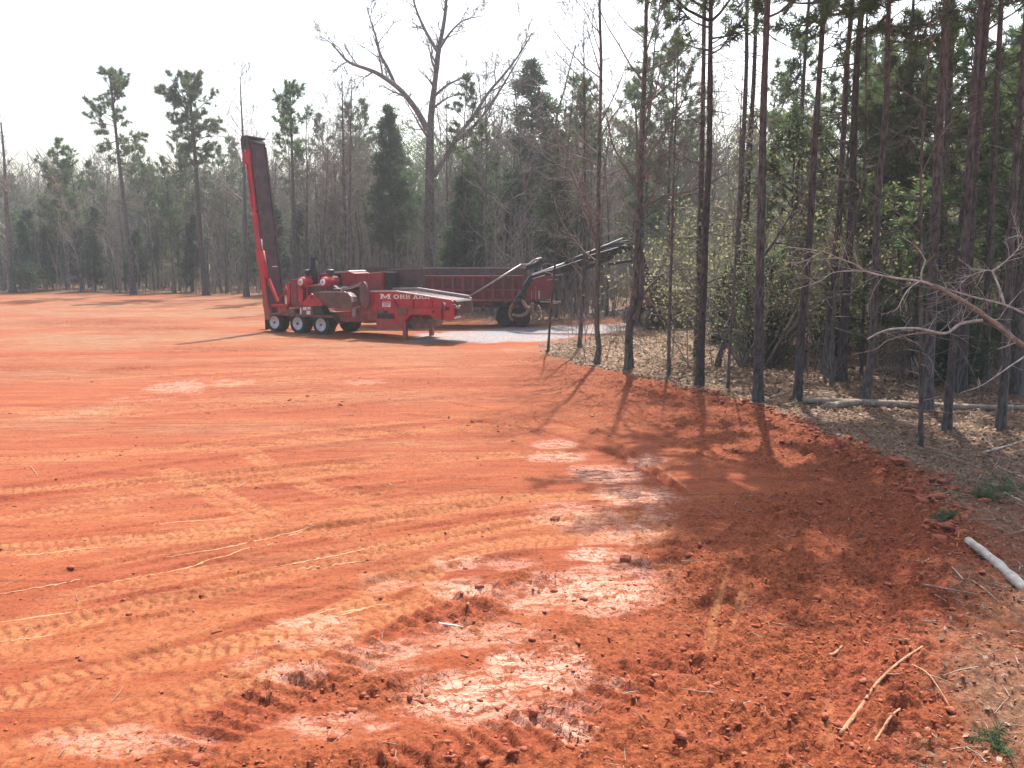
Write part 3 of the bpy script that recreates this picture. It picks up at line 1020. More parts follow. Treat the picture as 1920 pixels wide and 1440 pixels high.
def arc(cx, cy, rx, ry, t, a0, a1, n):
    out = []
    for i in range(n):
        b0, b1 = [math.radians(a0 + (a1 - a0) * k / n) for k in (i, i + 1)]
        out.append([(cx + rx * math.cos(b0), cy + ry * math.sin(b0)), (cx + rx * math.cos(b1), cy + ry * math.sin(b1)),
                    (cx + (rx - t) * math.cos(b1), cy + (ry - t * .7) * math.sin(b1)), (cx + (rx - t) * math.cos(b0), cy + (ry - t * .7) * math.sin(b0))])
    return out


GLYPH = {
    'M': [R4(.08, .1, .24, .9), R4(.76, .1, .92, .9), [(.10, 1), (.30, 1), (.56, .12), (.44, .12)], [(.70, 1), (.90, 1), (.56, .12), (.44, .12)],
          R4(0, 0, .32, .1), R4(.68, 0, 1, .1), R4(0, .9, .28, 1), R4(.72, .9, 1, 1)],
    'O': arc(.5, .5, .5, .5, .22, 0, 360, 16),
    'R': [R4(.10, .1, .32, .9), R4(0, 0, .42, .1), R4(0, .9, .55, 1), R4(.32, .44, .55, .55)] + arc(.55, .72, .36, .28, .2, -90, 90, 6) + [[(.48, .46), (.70, .46), (.92, .08), (.70, .08)], R4(.68, 0, 1, .1)],
    'B': [R4(.10, .1, .32, .9), R4(0, 0, .55, .1), R4(0, .9, .52, 1), R4(.32, .46, .55, .56)] + arc(.54, .74, .36, .26, .2, -90, 90, 6) + arc(.56, .28, .40, .28, .2, -90, 90, 6),
    'A': [[(.42, 1), (.60, 1), (.30, .08), (.14, .08)], [(.42, 1), (.62, 1), (.92, .08), (.70, .08)], R4(.27, .30, .74, .42), R4(0, 0, .40, .09), R4(.60, 0, 1, .09)],
    'K': [R4(.10, .1, .32, .9), R4(0, 0, .42, .1), R4(0, .9, .42, 1), [(.32, .36), (.32, .54), (.68, .90), (.86, .90)], [(.42, .56), (.58, .66), (.94, .10), (.70, .10)], R4(.60, .9, 1, 1), R4(.62, 0, 1, .1)],
}


def grinder():
    gz = -0.02
    F = Frame((-11.75, 39.6, gz), -28)
    root = link("horizontal_grinder", None, None, F.o, F.a)
    tag(root, "red wheeled wood grinder with a tall upright discharge conveyor on the clay", "wood grinder")
    A = F.at
    zb = -gz - 0.04

    # --- chassis and wheels
    hubs = [A(514, 604)[0], A(557.5, 607)[0], A(601, 610)[0]]

    def tyre(bm, w):
        add_lathe(bm, [(w + .30, .30), (w + .28, .44), (w + .22, .495), (w + .06, .50), (w + .0, .465), (w - .01, .40), (w + .015, .315), (w + .05, .30)], 32)
    rim_prof = [(.02, .315), (.0, .30), (.03, .275), (.10, .255), (.17, .235), (.185, .15), (.12, .135), (.10, .10), (.02, .085), (.02, .001)]
    t_bm = bmesh.new()
    tyre(t_bm, 0)
    tyre_me = bm_mesh("tyre", t_bm, M['rubber'], True)
    r_bm = bmesh.new()
    add_lathe(r_bm, rim_prof, 28)
    rim_me = bm_mesh("rim", r_bm, M['white_rim'], True)
    h_bm = bmesh.new()
    add_lathe(h_bm, [(-.03, .05), (.06, .075), (.115, .078), (.118, .17), (.182, .172)], 16)
    hole_bm = bmesh.new()
    add_lathe(hole_bm, [(.150, .036), (.176, .036)], 8)
    hole_me = bm_mesh("hand_hole", hole_bm, M['black'])
    hub_me = bm_mesh("hub", h_bm, M['dark_steel'])
    for side in (0, 1):
        for u in hubs:
            w = link("wheel", tyre_me, root, (u, 0.0 if side == 0 else 2.5, 0.50 - gz - .03), math.pi if side else 0)
            link("rim", rim_me, w)
            link("hub", hub_me, w)
            for k in range(5 if side == 0 else 0):
                an = k * 2 * math.pi / 5 + .3 + u
                link("hand_hole", hole_me, w, (.215 * math.cos(an), 0, .215 * math.sin(an)))
            inner = link("inner_tyre", tyre_me, w, (0, .34, 0))
    part("axle_beam", root, 'dark_steel', lambda bm: [add_box(bm, u - .07, u + .07, .3, 2.2, .45, .60) for u in hubs])
    part("fender", root, 'dark_steel', lambda bm: (add_prism(bm, F.poly([(503, 592), (507, 587.5), (516, 586), (541, 588.5), (622, 592), (628, 596), (622, 596), (541, 592.5), (516, 590), (509, 592), (505, 598)], -.05), -.05, .6)))
    part("chassis_beam", root, 'dark_steel', lambda bm: (add_prism(bm, F.poly([(498, 586), (700, 592), (760, 590), (760, 602), (690, 606), (640, 602), (500, 596)], .5), .5, .68),
                                                       add_prism(bm, F.poly([(498, 586), (700, 592), (760, 590), (760, 602), (690, 606), (640, 602), (500, 596)], .5), 1.85, 2.02)))
    part("belly_plate", root, 'red_deep', lambda bm: add_prism(bm, F.poly([(640, 590), (704, 592), (706, 601), (650, 604), (636, 600)], .25), .25, 2.2))

    # --- folded conveyor mast
    ang = [F.at(502, 590, 0), F.at(462, 262, 0)]
    base_u, base_z = ang[0]
    top_u, top_z = ang[1]
    ax = Vector((top_u - base_u, 0, top_z - base_z))
    L = ax.length
    ax.normalize()
    tilt = math.atan2(ax.x, ax.z)
    mast = link("conveyor_mast", None, root, (base_u, 0, base_z))
    mast.rotation_euler = (0, tilt, 0)
    th = .17
    wd = 1.08
    # side channel with notches, as seen
    part("side_frame", mast, 'red', lambda bm: (add_box(bm, -th, th * .75, -.05, .05, -.25, L * .33), add_box(bm, -th, .05, -.05, .05, L * .33, L * .60), add_box(bm, -th + .03, .10, -.05, .05, L * .60, L * .86),
                                              add_box(bm, -th + .06, .13, -.05, .05, L * .86, L * .965), add_box(bm, .05, .13, -.07, .05, L * .345, L * .585), add_box(bm, -th + .01, -th + .09, -.09, .05, L * .62, L * .9)))
    part("belt", mast, 'belt', lambda bm: add_box(bm, -.02, .145, .12, wd - .1, -.35, L * .985))
    part("side_frame", mast, 'belt', lambda bm: (add_box(bm, -th, .17, wd - .07, wd + .03, -.25, L * .97), add_box(bm, .14, .20, .06, .13, -.1, L * .98)))
    for z in np.arange(.3, L - .4, 1.05):
        part("cross_brace", mast, 'red_deep', lambda bm: add_box(bm, -th + .02, -th + .1, .05, wd - .07, z, z + .1))
    part("head_roller", mast, 'black', lambda bm: add_lathe(bm, [(-.1, .04), (-.1, .16), (.02, .16), (.02, .19), (wd, .19), (wd, .1), (wd + .1, .1)], 16, (-.03, 0, L * .985)), True)
    part("head_bracket", mast, 'dark_steel', lambda bm: (add_box(bm, -.30, .18, -.10, -.06, L * .945, L * 1.012), add_box(bm, -.28, .12, -.06, wd + .06, L * 1.014, L * 1.022)))
    part("hinge_plate", mast, 'red', lambda bm: add_box(bm, -.30, .12, -.085, -.052, L * .87, L * .93))
    part("hinge_plate", mast, 'red', lambda bm: add_box(bm, -.2, .2, -.085, -.052, L * .30, L * .37))
    part("warning_decal", mast, 'white', lambda bm: add_box(bm, -.10, .02, -.058, -.0505, L * .335, L * .355))
    part("cleat_strip", mast, 'white', lambda bm: add_box(bm, .145, .16, .55, .90, L * .275, L * .28))
    hose = [mast.matrix_local @ Vector(p) for p in ((.20, .10, L * .38), (.24, .06, L * .25), (.30, .02, L * .18))]
    tube_part("lift_cylinder", root, 'red', [F.P(493, 470, -.09), F.P(500.5, 522, -.09)], .085)
    tube_part("cylinder_rod", root, 'chrome', [F.P(490, 448, -.09), F.P(493.3, 472, -.09)], .035)
    tube_part("cylinder_rod", root, 'black', [F.P(514, 478, 1.18), F.P(521, 520, 1.18)], .08)
    tube_part("cylinder_rod", root, 'chrome', [F.P(521.5, 519, 1.18), F.P(525, 527, 1.18)], .06)
    part("brace", root, 'red', lambda bm: add_bar(bm, F.P(504, 523, .05), F.P(521, 566, .05), .1, .13))
    part("brace", root, 'red_deep', lambda bm: (add_bar(bm, F.P(534, 536, .5), F.P(544, 559, .5), .1, .1), add_bar(bm, F.P(522, 561, .5), F.P(538, 543, .5), .1, .1)))
    part("post", root, 'red', lambda bm: add_prism(bm, F.poly([(539, 530), (543.5, 530), (543.5, 566), (541, 572), (538, 572)], .3), .3, .45))
    for w0, w1 in ((-.04, .1), (1.1, 1.25)):
        part("mast_foot", root, 'red_deep', lambda bm: add_prism(bm, F.poly([(492.5, 570), (504, 572), (508, 586), (503, 594), (497, 592)], w0), w0, w1))
    part("side_rail", root, 'red', lambda bm: (add_prism(bm, F.poly([(505, 571), (540, 570), (540, 575), (505, 576)], .1), .1, .3), add_prism(bm, F.poly([(520, 577), (537, 575), (535, 587), (522, 587)], -.02), -.02, .2)))
    part("battery_box", root, 'brown_guard', lambda bm: add_prism(bm, F.poly([(536, 579), (552, 579), (553, 588), (536, 588)], -.02), -.02, .5))
    part("mud_flap", root, 'rubber', lambda bm: add_box(bm, hubs[0] - .62, hubs[0] - .59, .0, .62, zb + .12, .9))

    # --- engine housing
    def housing(bm):
        add_prism(bm, F.poly([(545, 525), (560, 523), (562, 532), (569, 545), (568, 577), (543, 577)], .35), .35, 2.1)
    part("engine_housing", root, 'red_deep', housing)
    part("housing_top", root, 'steel', lambda bm: add_prism(bm, F.poly([(545, 524.9), (560, 522.9), (560, 522.0), (545, 524)], .33), .33, 2.12))
    part("access_door", root, 'red', lambda bm: add_prism(bm, F.poly([(560, 541), (567.5, 543), (567.5, 566), (562, 568), (559.5, 562)], .30), .30, .346))
    part("housing_panel", root, 'maroon', lambda bm: (add_prism(bm, F.poly([(546, 529), (556, 528), (556, 547), (546, 548)], .325), .325, .346), add_prism(bm, F.poly([(546, 550), (556, 549), (556, 573), (546, 573)], .325), .325, .346)))
    part("engine_block", root, 'dark_steel', lambda bm: add_prism(bm, F.poly([(569, 545), (577, 533), (622, 534), (640, 545), (640, 577), (569, 577)], .6), .6, 2.1))
    part("pipe", root, 'red', lambda bm: (add_bar(bm, F.P(572, 536, .45), F.P(607, 535.5, .45), .06, .06), add_bar(bm, F.P(576, 536, .5), F.P(576, 560, .5), .06, .05), add_bar(bm, F.P(611, 530, .5), F.P(611, 548, .5), .05, .05)))
    # air cleaners
    for px, py in ((563.5, 529), (605.5, 529)):
        c = F.P(px, py, .25)
        ac = part("air_cleaner", root, 'red', lambda bm: add_lathe(bm, [(.0, .155), (.05, .19), (.12, .25), (.30, .27), (.92, .27), (.98, .22), (1.0, .05)], 22, tuple(c)), True)
        part("end_cap", ac, 'white_rim', lambda bm: add_lathe(bm, [(-.035, .11), (-.03, .155), (-.001, .155)], 20, tuple(c)))
        part("cap_nut", ac, 'dark_steel', lambda bm: add_lathe(bm, [(-.06, .035), (-.036, .035)], 8, tuple(c)))
        part("rain_cap", ac, 'black', lambda bm: (add_lathe(bm, [(.26, .10), (.40, .10)], 14, (c.x, c.y + .55, c.z), 'z'), add_lathe(bm, [(.395, .19), (.56, .19), (.60, .12)], 16, (c.x, c.y + .55, c.z), 'z')))
        part("decal", ac, 'white', lambda bm: add_box(bm, c.x + .12, c.x + .24, c.y + .62, c.y + .80, c.z + .20, c.z + .262))
    e = F.P(590, 536, 1.0)
    ez = A(590, 483, 1.0)[1]
    ex = part("exhaust_stack", root, 'black', lambda bm: add_lathe(bm, [(0, .17), (ez - e.z - .18, .17), (ez - e.z - .17, .13), (ez - e.z, .13)], 18, tuple(e), 'z'), True)
    part("flap_lid", ex, 'black', lambda bm: add_box(bm, e.x - .17, e.x + .17, e.y - .16, e.y + .16, ez + .01, ez + .035))
    # canopy behind
    cn = part("engine_canopy", root, 'red_deep', lambda bm: add_prism(bm, F.poly([(598, 513), (620, 511), (654, 509.5), (665, 513), (666, 537), (600, 541)], 1.3), 1.3, 2.5))
    part("canopy_roof", cn, 'steel', lambda bm: add_prism(bm, F.poly([(597, 512.6), (620, 509.5), (653, 507.2), (656, 508.6), (656, 510.3), (620, 512.6), (598, 514.4)], 1.27), 1.27, 2.53))
    part("radiator_grille", cn, 'black', lambda bm: add_prism(bm, F.poly([(619, 514), (639, 513), (640, 536), (621, 537)], 1.285), 1.285, 1.298))

    # --- belt guard, triangle, decals
    gp = [(587, 549), (592, 547.6), (646, 548), (653, 551), (658.5, 557), (661, 566), (660.5, 575), (656, 579), (640, 579), (619, 578), (609, 571), (598, 565)]
    bgd = part("belt_guard", root, 'brown_guard', lambda bm: add_prism(bm, F.poly(gp, -.12), -.12, .28))
    rim = [(646, 547.2), (653.5, 550.3), (659.3, 556.4), (661.8, 566)]
    part("guard_rim_highlight", bgd, 'steel', lambda bm: [add_bar(bm, F.P(*rim[i], -.12), F.P(*rim[i + 1], -.12), .10, .05) for i in range(3)] + [add_bar(bm, F.P(600, 547.3, -.12), F.P(646, 547.4, -.12), .06, .025)])  # pale bars draw the highlight along the guard's rounded edge
    tg = part("triangular_guard", root, 'red', lambda bm: add_prism(bm, F.poly([(580.5, 552.5), (583.5, 550.5), (586.5, 552.5), (604.5, 567), (604.5, 573.5), (568, 573.5), (568, 566.5)], -.20), -.20, -.125))
    c = F.P(584, 557, -.2)
    part("pivot_cap", tg, 'dark_steel', lambda bm: add_lathe(bm, [(-.04, .07), (-.001, .07)], 14, tuple(c)))
    bx = part("control_box", root, 'maroon', lambda bm: add_prism(bm, F.poly([(562, 575), (586, 575), (586, 592), (562, 592)], .02), .02, .4))
    for x0, y0, x1, y1 in ((568, 575.5, 574.5, 581.5), (576.3, 575.3, 582, 580.3), (574.8, 582.5, 581.5, 590), (562.5, 577, 564.8, 591)):
        part("decal", bx, 'white', lambda bm: add_prism(bm, F.poly([(x0, y0), (x1, y0), (x1, y1), (x0, y1)], .005), .005, .018))
    part("tool_box", root, 'black', lambda bm: add_prism(bm, F.poly([(587, 575), (602, 574), (608, 590), (588, 591)], .05), .05, .5))
    part("skirt_plate", root, 'red', lambda bm: add_prism(bm, F.poly([(624, 580), (658, 579.6), (658, 583.2), (630, 583.6)], -.06), -.06, .1))
    part("lower_panel", root, 'red_deep', lambda bm: add_prism(bm, F.poly([(630, 585), (658, 583.5), (694, 566), (706, 582), (706, 596), (690, 600), (640, 600)], .2), .2, .5))
    part("flap", root, 'deck', lambda bm: add_prism(bm, F.poly([(659, 577), (667, 575), (666.5, 592), (661, 595)], -.08), -.08, -.05))
    # pulley guard: a dark oval paddle
    pc = F.P(682.5, 553, -.22)
    oval = []
    for k in range(24):
        a = 2 * math.pi * k / 24
        r = 1.0 + .12 * math.sin(a)
        oval.append((pc.x + .30 * math.cos(a) * (1.0 if math.sin(a) < 0 else .82) + .05 * math.sin(a) * -1, pc.z + .60 * math.sin(a)))
    part("pulley_guard", root, 'brown_guard', lambda bm: add_prism(bm, oval, -.22, -.10), label="dark maroon oval guard")
    for k in range(4):
        pts = [F.P(626 + 3 * k, 541.5 + k, .3), F.P(640 + 2 * k, 542 - 1.6 * k + (k % 2) * 2, .1), F.P(655, 541 - k, .0), F.P(668, 537 - 1.2 * k, -.05), F.P(676, 532.5 - k, -.02)]
        tube_part("hydraulic_hose", root, 'black' if k % 2 else 'steel', [Vector((p[0], p[1], p[2])) for p in smooth_pts(pts, 4)], .03, 6)

    # --- infeed hopper
    top_l, top_m, top_r = (694, 546.6), (742, 546.0), (845, 562.5)
    wall = [top_l, top_m, top_r, (849, 565), (851.5, 600), (838, 601.5), (813, 597.5), (806, 591), (771, 590.5), (764, 597), (757, 604), (756, 616), (706, 616), (705, 590), (699, 578), (693, 566)]
    hp = part("infeed_hopper", root, 'red', lambda bm: add_prism(bm, F.poly(wall, 0), 0, .10))
    far = [(694, 546.6), (742, 546.0), (842, 562), (846, 565), (848, 590), (760, 592), (700, 580)]
    fz = [A(p[0], p[1]) for p in far]
    part("far_wall", hp, 'deck', lambda bm: add_prism(bm, [(u, z + .05) for u, z in fz], 1.65, 1.75))
    part("feed_deck", hp, 'deck', lambda bm: add_prism(bm, [(fz[0][0], fz[0][1] - .08), (fz[1][0], fz[1][1] - .06), (fz[2][0] + .10, fz[2][1] - .05), (fz[2][0] + .10, fz[2][1] - .20), (fz[1][0], fz[1][1] - .4), (fz[0][0], fz[0][1] - .4)], .105, 1.645))
    du = (fz[2][0] - fz[1][0])
    part("deck_slat", hp, 'steel', lambda bm: [add_bar(bm, (fz[1][0] + du * t, .12, fz[1][1] + (fz[2][1] - fz[1][1]) * t - .045), (fz[1][0] + du * t, 1.63, fz[1][1] + (fz[2][1] - fz[1][1]) * t - .045), .03, .05) for t in np.linspace(.05, .98, 14)])
    part("top_rim", hp, 'steel', lambda bm: [add_bar(bm, F.P(*a, 0) + Vector((0, .03, .0)), F.P(*b_, 0) + Vector((0, .03, 0)), .16, .05) for a, b_ in ((top_l, top_m), (top_m, top_r))])
    part("top_rim", hp, 'steel', lambda bm: [add_bar(bm, (a[0], 1.70, a[1] + .08), (b_[0], 1.70, b_[1] + .08), .14, .05) for a, b_ in ((fz[0], fz[1]), (fz[1], fz[2]))])
    for poly in ([(735, 563.5), (739, 563.5), (746, 576), (741, 576)], [(772, 563), (775, 563), (775, 577), (772, 577)], [(807, 564), (810, 564), (810, 577), (807, 577)], [(828, 566), (830, 566), (830, 598), (827, 598)]):
        part("stiffener", hp, 'red_deep', lambda bm: add_prism(bm, F.poly(poly, -.05), -.05, -.002))
    part("side_beam", hp, 'red', lambda bm: add_prism(bm, F.poly([(770, 578.5), (826, 578.5), (826, 589), (772, 589), (768, 591), (746, 592), (744, 579)], -.10), -.10, -.003))
    part("pin_hole", hp, 'black', lambda bm: [add_prism(bm, F.poly(p, -.106), -.106, -.1005) for p in ([(809.5, 583), (812, 582), (814.5, 583), (814.5, 586), (812, 587), (809.5, 586)],)])
    part("fork_pocket", hp, 'black', lambda bm: (add_prism(bm, F.poly([(834, 575), (842, 575), (842, 582), (834, 582)], -.012), -.012, -.002), add_prism(bm, F.poly([(707, 588), (738, 588), (738, 598), (707, 597)], -.03), -.03, -.002), add_prism(bm, F.poly([(720, 582.5), (726, 582.5), (726, 587), (720, 587)], -.02), -.02, -.002)))
    part("bolted_plate", hp, 'brown_guard', lambda bm: (add_prism(bm, F.poly([(744, 580), (764, 579), (764, 590), (756, 591), (746, 589)], -.13), -.13, -.105), add_prism(bm, F.poly([(706, 580.5), (718, 580.5), (718, 587), (706, 587)], -.04), -.04, -.002)))
    part("decal", hp, 'white', lambda bm: (add_prism(bm, F.poly([(830, 567.5), (832, 565.5), (836, 569), (833, 573), (832.5, 570.5)], -.01), -.01, -.002)))
    # warning label: white frame with two lines and a bar
    wl = part("warning_label", hp, 'white', lambda bm: add_prism(bm, F.poly([(717, 566), (732, 566), (732, 575.6), (717, 575.6)], -.008), -.008, -.002))
    part("label_print", wl, 'red_deep', lambda bm: (add_prism(bm, F.poly([(718, 567), (731, 567), (731, 569), (718, 569)], -.011), -.011, -.0082), add_prism(bm, F.poly([(719, 570.5), (730, 570.5), (730, 571.6), (719, 571.6)], -.011), -.011, -.0082), add_prism(bm, F.poly([(719, 573), (728, 573), (728, 574.2), (719, 574.2)], -.011), -.011, -.0082)))
    # lettering along the hopper side, cut by the sloping rim
    e0, e1 = A(742, 547.2), A(845, 563.7)

    def keep(p):
        return (e0[1] + (e1[1] - e0[1]) * (p[0] - e0[0]) / (e1[0] - e0[0])) - p[1] - .01
    for ch, x0, x1, yt, yb in (('M', 712.2, 733.2, 550.8, 560.6), ('O', 738, 748.5, 552.2, 560.6), ('R', 749.5, 760, 552.2, 560.6), ('B', 760.5, 769.8, 552.2, 560.6), ('A', 774, 784.5, 552.2, 560.6), ('R', 785.2, 795.5, 552.2, 560.6), ('K', 796, 806, 552.2, 560.6)):
        a, b_ = A(x0, yt), A(x1, yb)
        bm = bmesh.new()
        n_ok = 0
        for si, st in enumerate(GLYPH[ch]):
            po = clip_poly([(a[0] + x * (b_[0] - a[0]), b_[1] + y * (a[1] - b_[1])) for x, y in st], keep)
            if len(po) >= 3:
                add_prism(bm, po, -.012 - .0006 * si, -.002)
                n_ok += 1
        if n_ok:
            link("letter", bm_mesh("letter", bm, M['letter']), hp)
        else:
            bm.free()
    # tail end with feed chain
    part("tail_end", root, 'dark_steel', lambda bm: add_prism(bm, F.poly([(849.5, 563), (853, 563), (856, 566), (857, 590), (852, 593)], .12), .12, 1.4))
    rg = random.Random(4)
    part("feed_chain", root, 'steel', lambda bm: [add_bar(bm, F.P(847 + 16 * t, 569 + rg.uniform(0, 8), .05 - .04 * (i % 2)), F.P(847 + 16 * t + rg.uniform(-3, 3), 571 + rg.uniform(0, 8), .06), .05, .05) for i, t in enumerate(np.linspace(0.05, .95, 11))])
    part("side_lamp", root, 'white', lambda bm: (add_bar(bm, F.P(852, 596.5, .05), F.P(863, 593.5, .05), .06, .06),))
    # landing legs
    leg = [(755, 590), (760.5, 590), (760.5, 629), (762, 631), (754, 631), (755, 629)]
    ftz = zb - .02

    def legfill(bm, w):
        u0, u1 = A(755, 600)[0], A(760.5, 600)[0]
        zt = A(757, 592)[1]
        add_box(bm, u0, u1, w, w + .18, ftz, zt)
        add_box(bm, u0 - .12, u1 + .12, w - .08, w + .26, ftz - .02, ftz + .05)
    part("landing_leg", root, 'red', lambda bm: legfill(bm, -.02))
    part("landing_leg", root, 'red_deep', lambda bm: legfill(bm, 2.1))
    part("leg_web", root, 'dark_steel', lambda bm: add_prism(bm, F.poly([(761, 592), (790, 592), (792, 600), (789, 616), (775, 619), (761, 614)], .25), .25, 2.0))
    part("belly_box", root, 'red', lambda bm: add_prism(bm, F.poly([(711, 603), (755, 602), (755, 616), (709, 617)], -.04), -.04, .25))
    # boxes behind the hopper
    pw = 2.2
    rb = part("hydraulic_tank", root, 'red_deep', lambda bm: add_prism(bm, F.poly([(690, 513.5), (716, 510.5), (717, 543), (693, 545)], 1.0), 1.0, 2.4))
    part("tank_lid", rb, 'steel', lambda bm: add_prism(bm, F.poly([(689.5, 513.3), (716, 510.3), (716, 509.2), (689.5, 512)], .97), .97, 2.42))
    part("tank_side", rb, 'black', lambda bm: add_prism(bm, F.poly([(717.2, 511), (725, 511.5), (725, 543), (717.2, 543)], 1.2), 1.2, 2.3))
    part("feed_roll_cover", root, 'dark_steel', lambda bm: add_prism(bm, F.poly([(726, 505), (789, 504), (790, 540), (727, 541)], pw), pw, pw + .35))
    return root


def trailer():
    Y0 = 42.0
    root = link("dump_trailer", None, None, (-1.5, Y0, 0))
    tag(root, "long maroon dump trailer with ribbed sides parked behind the red grinder", "trailer")
    F = Frame((-1.5, Y0, 0), 0)
    A = F.at
    u0, u1 = A(672, 540)[0], A(1034, 540)[0]
    zt, zr, zm, zb = A(900, 503)[1], A(900, 517)[1], A(900, 543)[1], A(900, 564)[1]
    part("tub", root, 'maroon', lambda bm: (add_box(bm, u0, u1, .16, .20, zb, zr), add_box(bm, u0, u1, 2.36, 2.42, zb, zr), add_box(bm, u0, u0 + .06, .201, 2.359, zb, zr), add_box(bm, u0, u1, .201, 2.359, zb - .06, zb - .001)))
    ribs = [792 + 18.85 * k for k in range(13)]
    for k, px in enumerate(ribs):
        u = A(px, 540)[0]
        part("rib", root, 'maroon', lambda bm: add_box(bm, u - .055, u + .075, -.05, .159, zb + .122, zr - .087))
    for k in range(len(ribs) - 1):
        a, b_ = A(ribs[k] + 3, 540)[0], A(ribs[k + 1] - 3, 540)[0]
        for z0, z1 in ((zm + .06, zr - .14), (zb + .17, zm - .08)):
            part("side_panel", root, 'maroon_shade', lambda bm: add_box(bm, a, b_, .12, .159, z0, z1))
    part("mid_rail", root, 'maroon', lambda bm: add_box(bm, u0, u1, -.062, .159, zm - .05, zm + .03))
    part("top_rail", root, 'maroon', lambda bm: add_box(bm, u0, A(988, 517)[0], -.02, .16, zr - .085, zr + .0))
    part("rail_lip", root, 'steel', lambda bm: add_box(bm, A(792, 517)[0], A(980, 517)[0], -.03, .10, zr + .002, zr + .022))
    part("bottom_rail", root, 'maroon', lambda bm: add_box(bm, u0, u1, -.016, .16, zb - .02, zb + .12))
    part("side_board", root, 'dark_steel', lambda bm: (add_box(bm, u0, A(988, 510)[0], .03, .07, zr + .025, zt), add_box(bm, u0, A(988, 510)[0], 2.36, 2.40, zr + .002, zt)))
    part("board_cap", root, 'steel', lambda bm: add_box(bm, A(792, 503)[0], A(985, 503)[0], .02, .09, zt + .002, zt + .025))
    part("rear_panel", root, 'maroon', lambda bm: (add_box(bm, A(988, 540)[0], u1, -.03, .079, zb, zr + .02), add_box(bm, u1, u1 + .07, .08, 2.42, zb, zr)))
    part("rust_streak", root, 'steel', lambda bm: [add_box(bm, A(p, 540)[0], A(p, 540)[0] + w, -.037, -.031, zb + .1, zb + h) for p, w, h in ((1004, .03, .75), (1009, .10, .55), (1017, .04, .7), (996, .03, .5))])
    # tarp arm and rolled tarp
    p0, p1 = F.P(870, 562, -.25), F.P(977, 496.5, -.25)
    arm = tube_part("tarp_arm", root, 'steel', [p0, p1], .055, 8)
    tube_part("arm_end", arm, 'steel', [p1, F.P(991, 496, -.2), F.P(1002, 487, -.15), F.P(1016, 484, -.1)], .05, 8)
    tube_part("arm_end", arm, 'steel', [F.P(980, 500, -.2), F.P(988, 497, -.2), F.P(1000, 493.5, -.15), F.P(1011, 487.5, -.1)], .035, 8)
    part("rolled_tarp", root, 'black', lambda bm: add_prism(bm, F.poly([(988, 499), (998, 491), (1010, 487), (1017, 485), (1019, 493), (1017, 501), (1002, 503), (985, 507)], .0), .0, 2.3))
    part("bracket", root, 'steel', lambda bm: add_box(bm, A(1014, 500)[0], A(1017, 500)[0], -.06, -.035, A(1014, 509)[1], A(1014, 500)[1]))
    # running gear
    part("chassis_rail", root, 'dark_steel', lambda bm: (add_box(bm, u0, u1 - .2, .55, .70, zb - .40, zb - .062), add_box(bm, u0, u1 - .2, 1.75, 1.90, zb - .40, zb - .062)))
    part("cross_member", root, 'dark_steel', lambda bm: [add_box(bm, u, u + .12, .701, 1.749, zb - .32, zb - .12) for u in np.linspace(u0 + .3, u1 - .6, 9)])
    part("tail_beam", root, 'dark_steel', lambda bm: add_box(bm, A(985, 570)[0], A(1046, 570)[0], .0, .5, A(985, 580)[1], A(985, 570)[1]))
    part("tail_rail", root, 'steel', lambda bm: add_box(bm, A(1012, 566)[0], A(1052, 566)[0], -.05, .05, A(1012, 567)[1], A(1012, 564.5)[1]))
    bm = bmesh.new()
    add_lathe(bm, [(.0, .28), (.02, .40), (.06, .50), (.26, .51), (.32, .44), (.33, .28)], 28)
    tm = bm_mesh("tyre", bm, M['rubber'], True)
    bm = bmesh.new()
    add_lathe(bm, [(.02, .27), (.08, .22), (.10, .12), (.04, .10), (.04, .01)], 20)
    rm = bm_mesh("rim", bm, M['dark_steel'], True)
    for px in (948, 977):
        u = A(px, 600)[0]
        for w, rz in ((.05, 0), (2.4, math.pi)):
            wh = link("wheel", tm, root, (u, w, .50), rz)
            link("rim", rm, wh)
    part("mud_flap", root, 'rubber', lambda bm: (add_box(bm, A(937, 600)[0], A(937, 600)[0] + .03, .0, .6, .25, 1.1), add_box(bm, A(940, 590)[0], A(962, 590)[0], -.02, .5, 1.0, 1.08)))
    return root


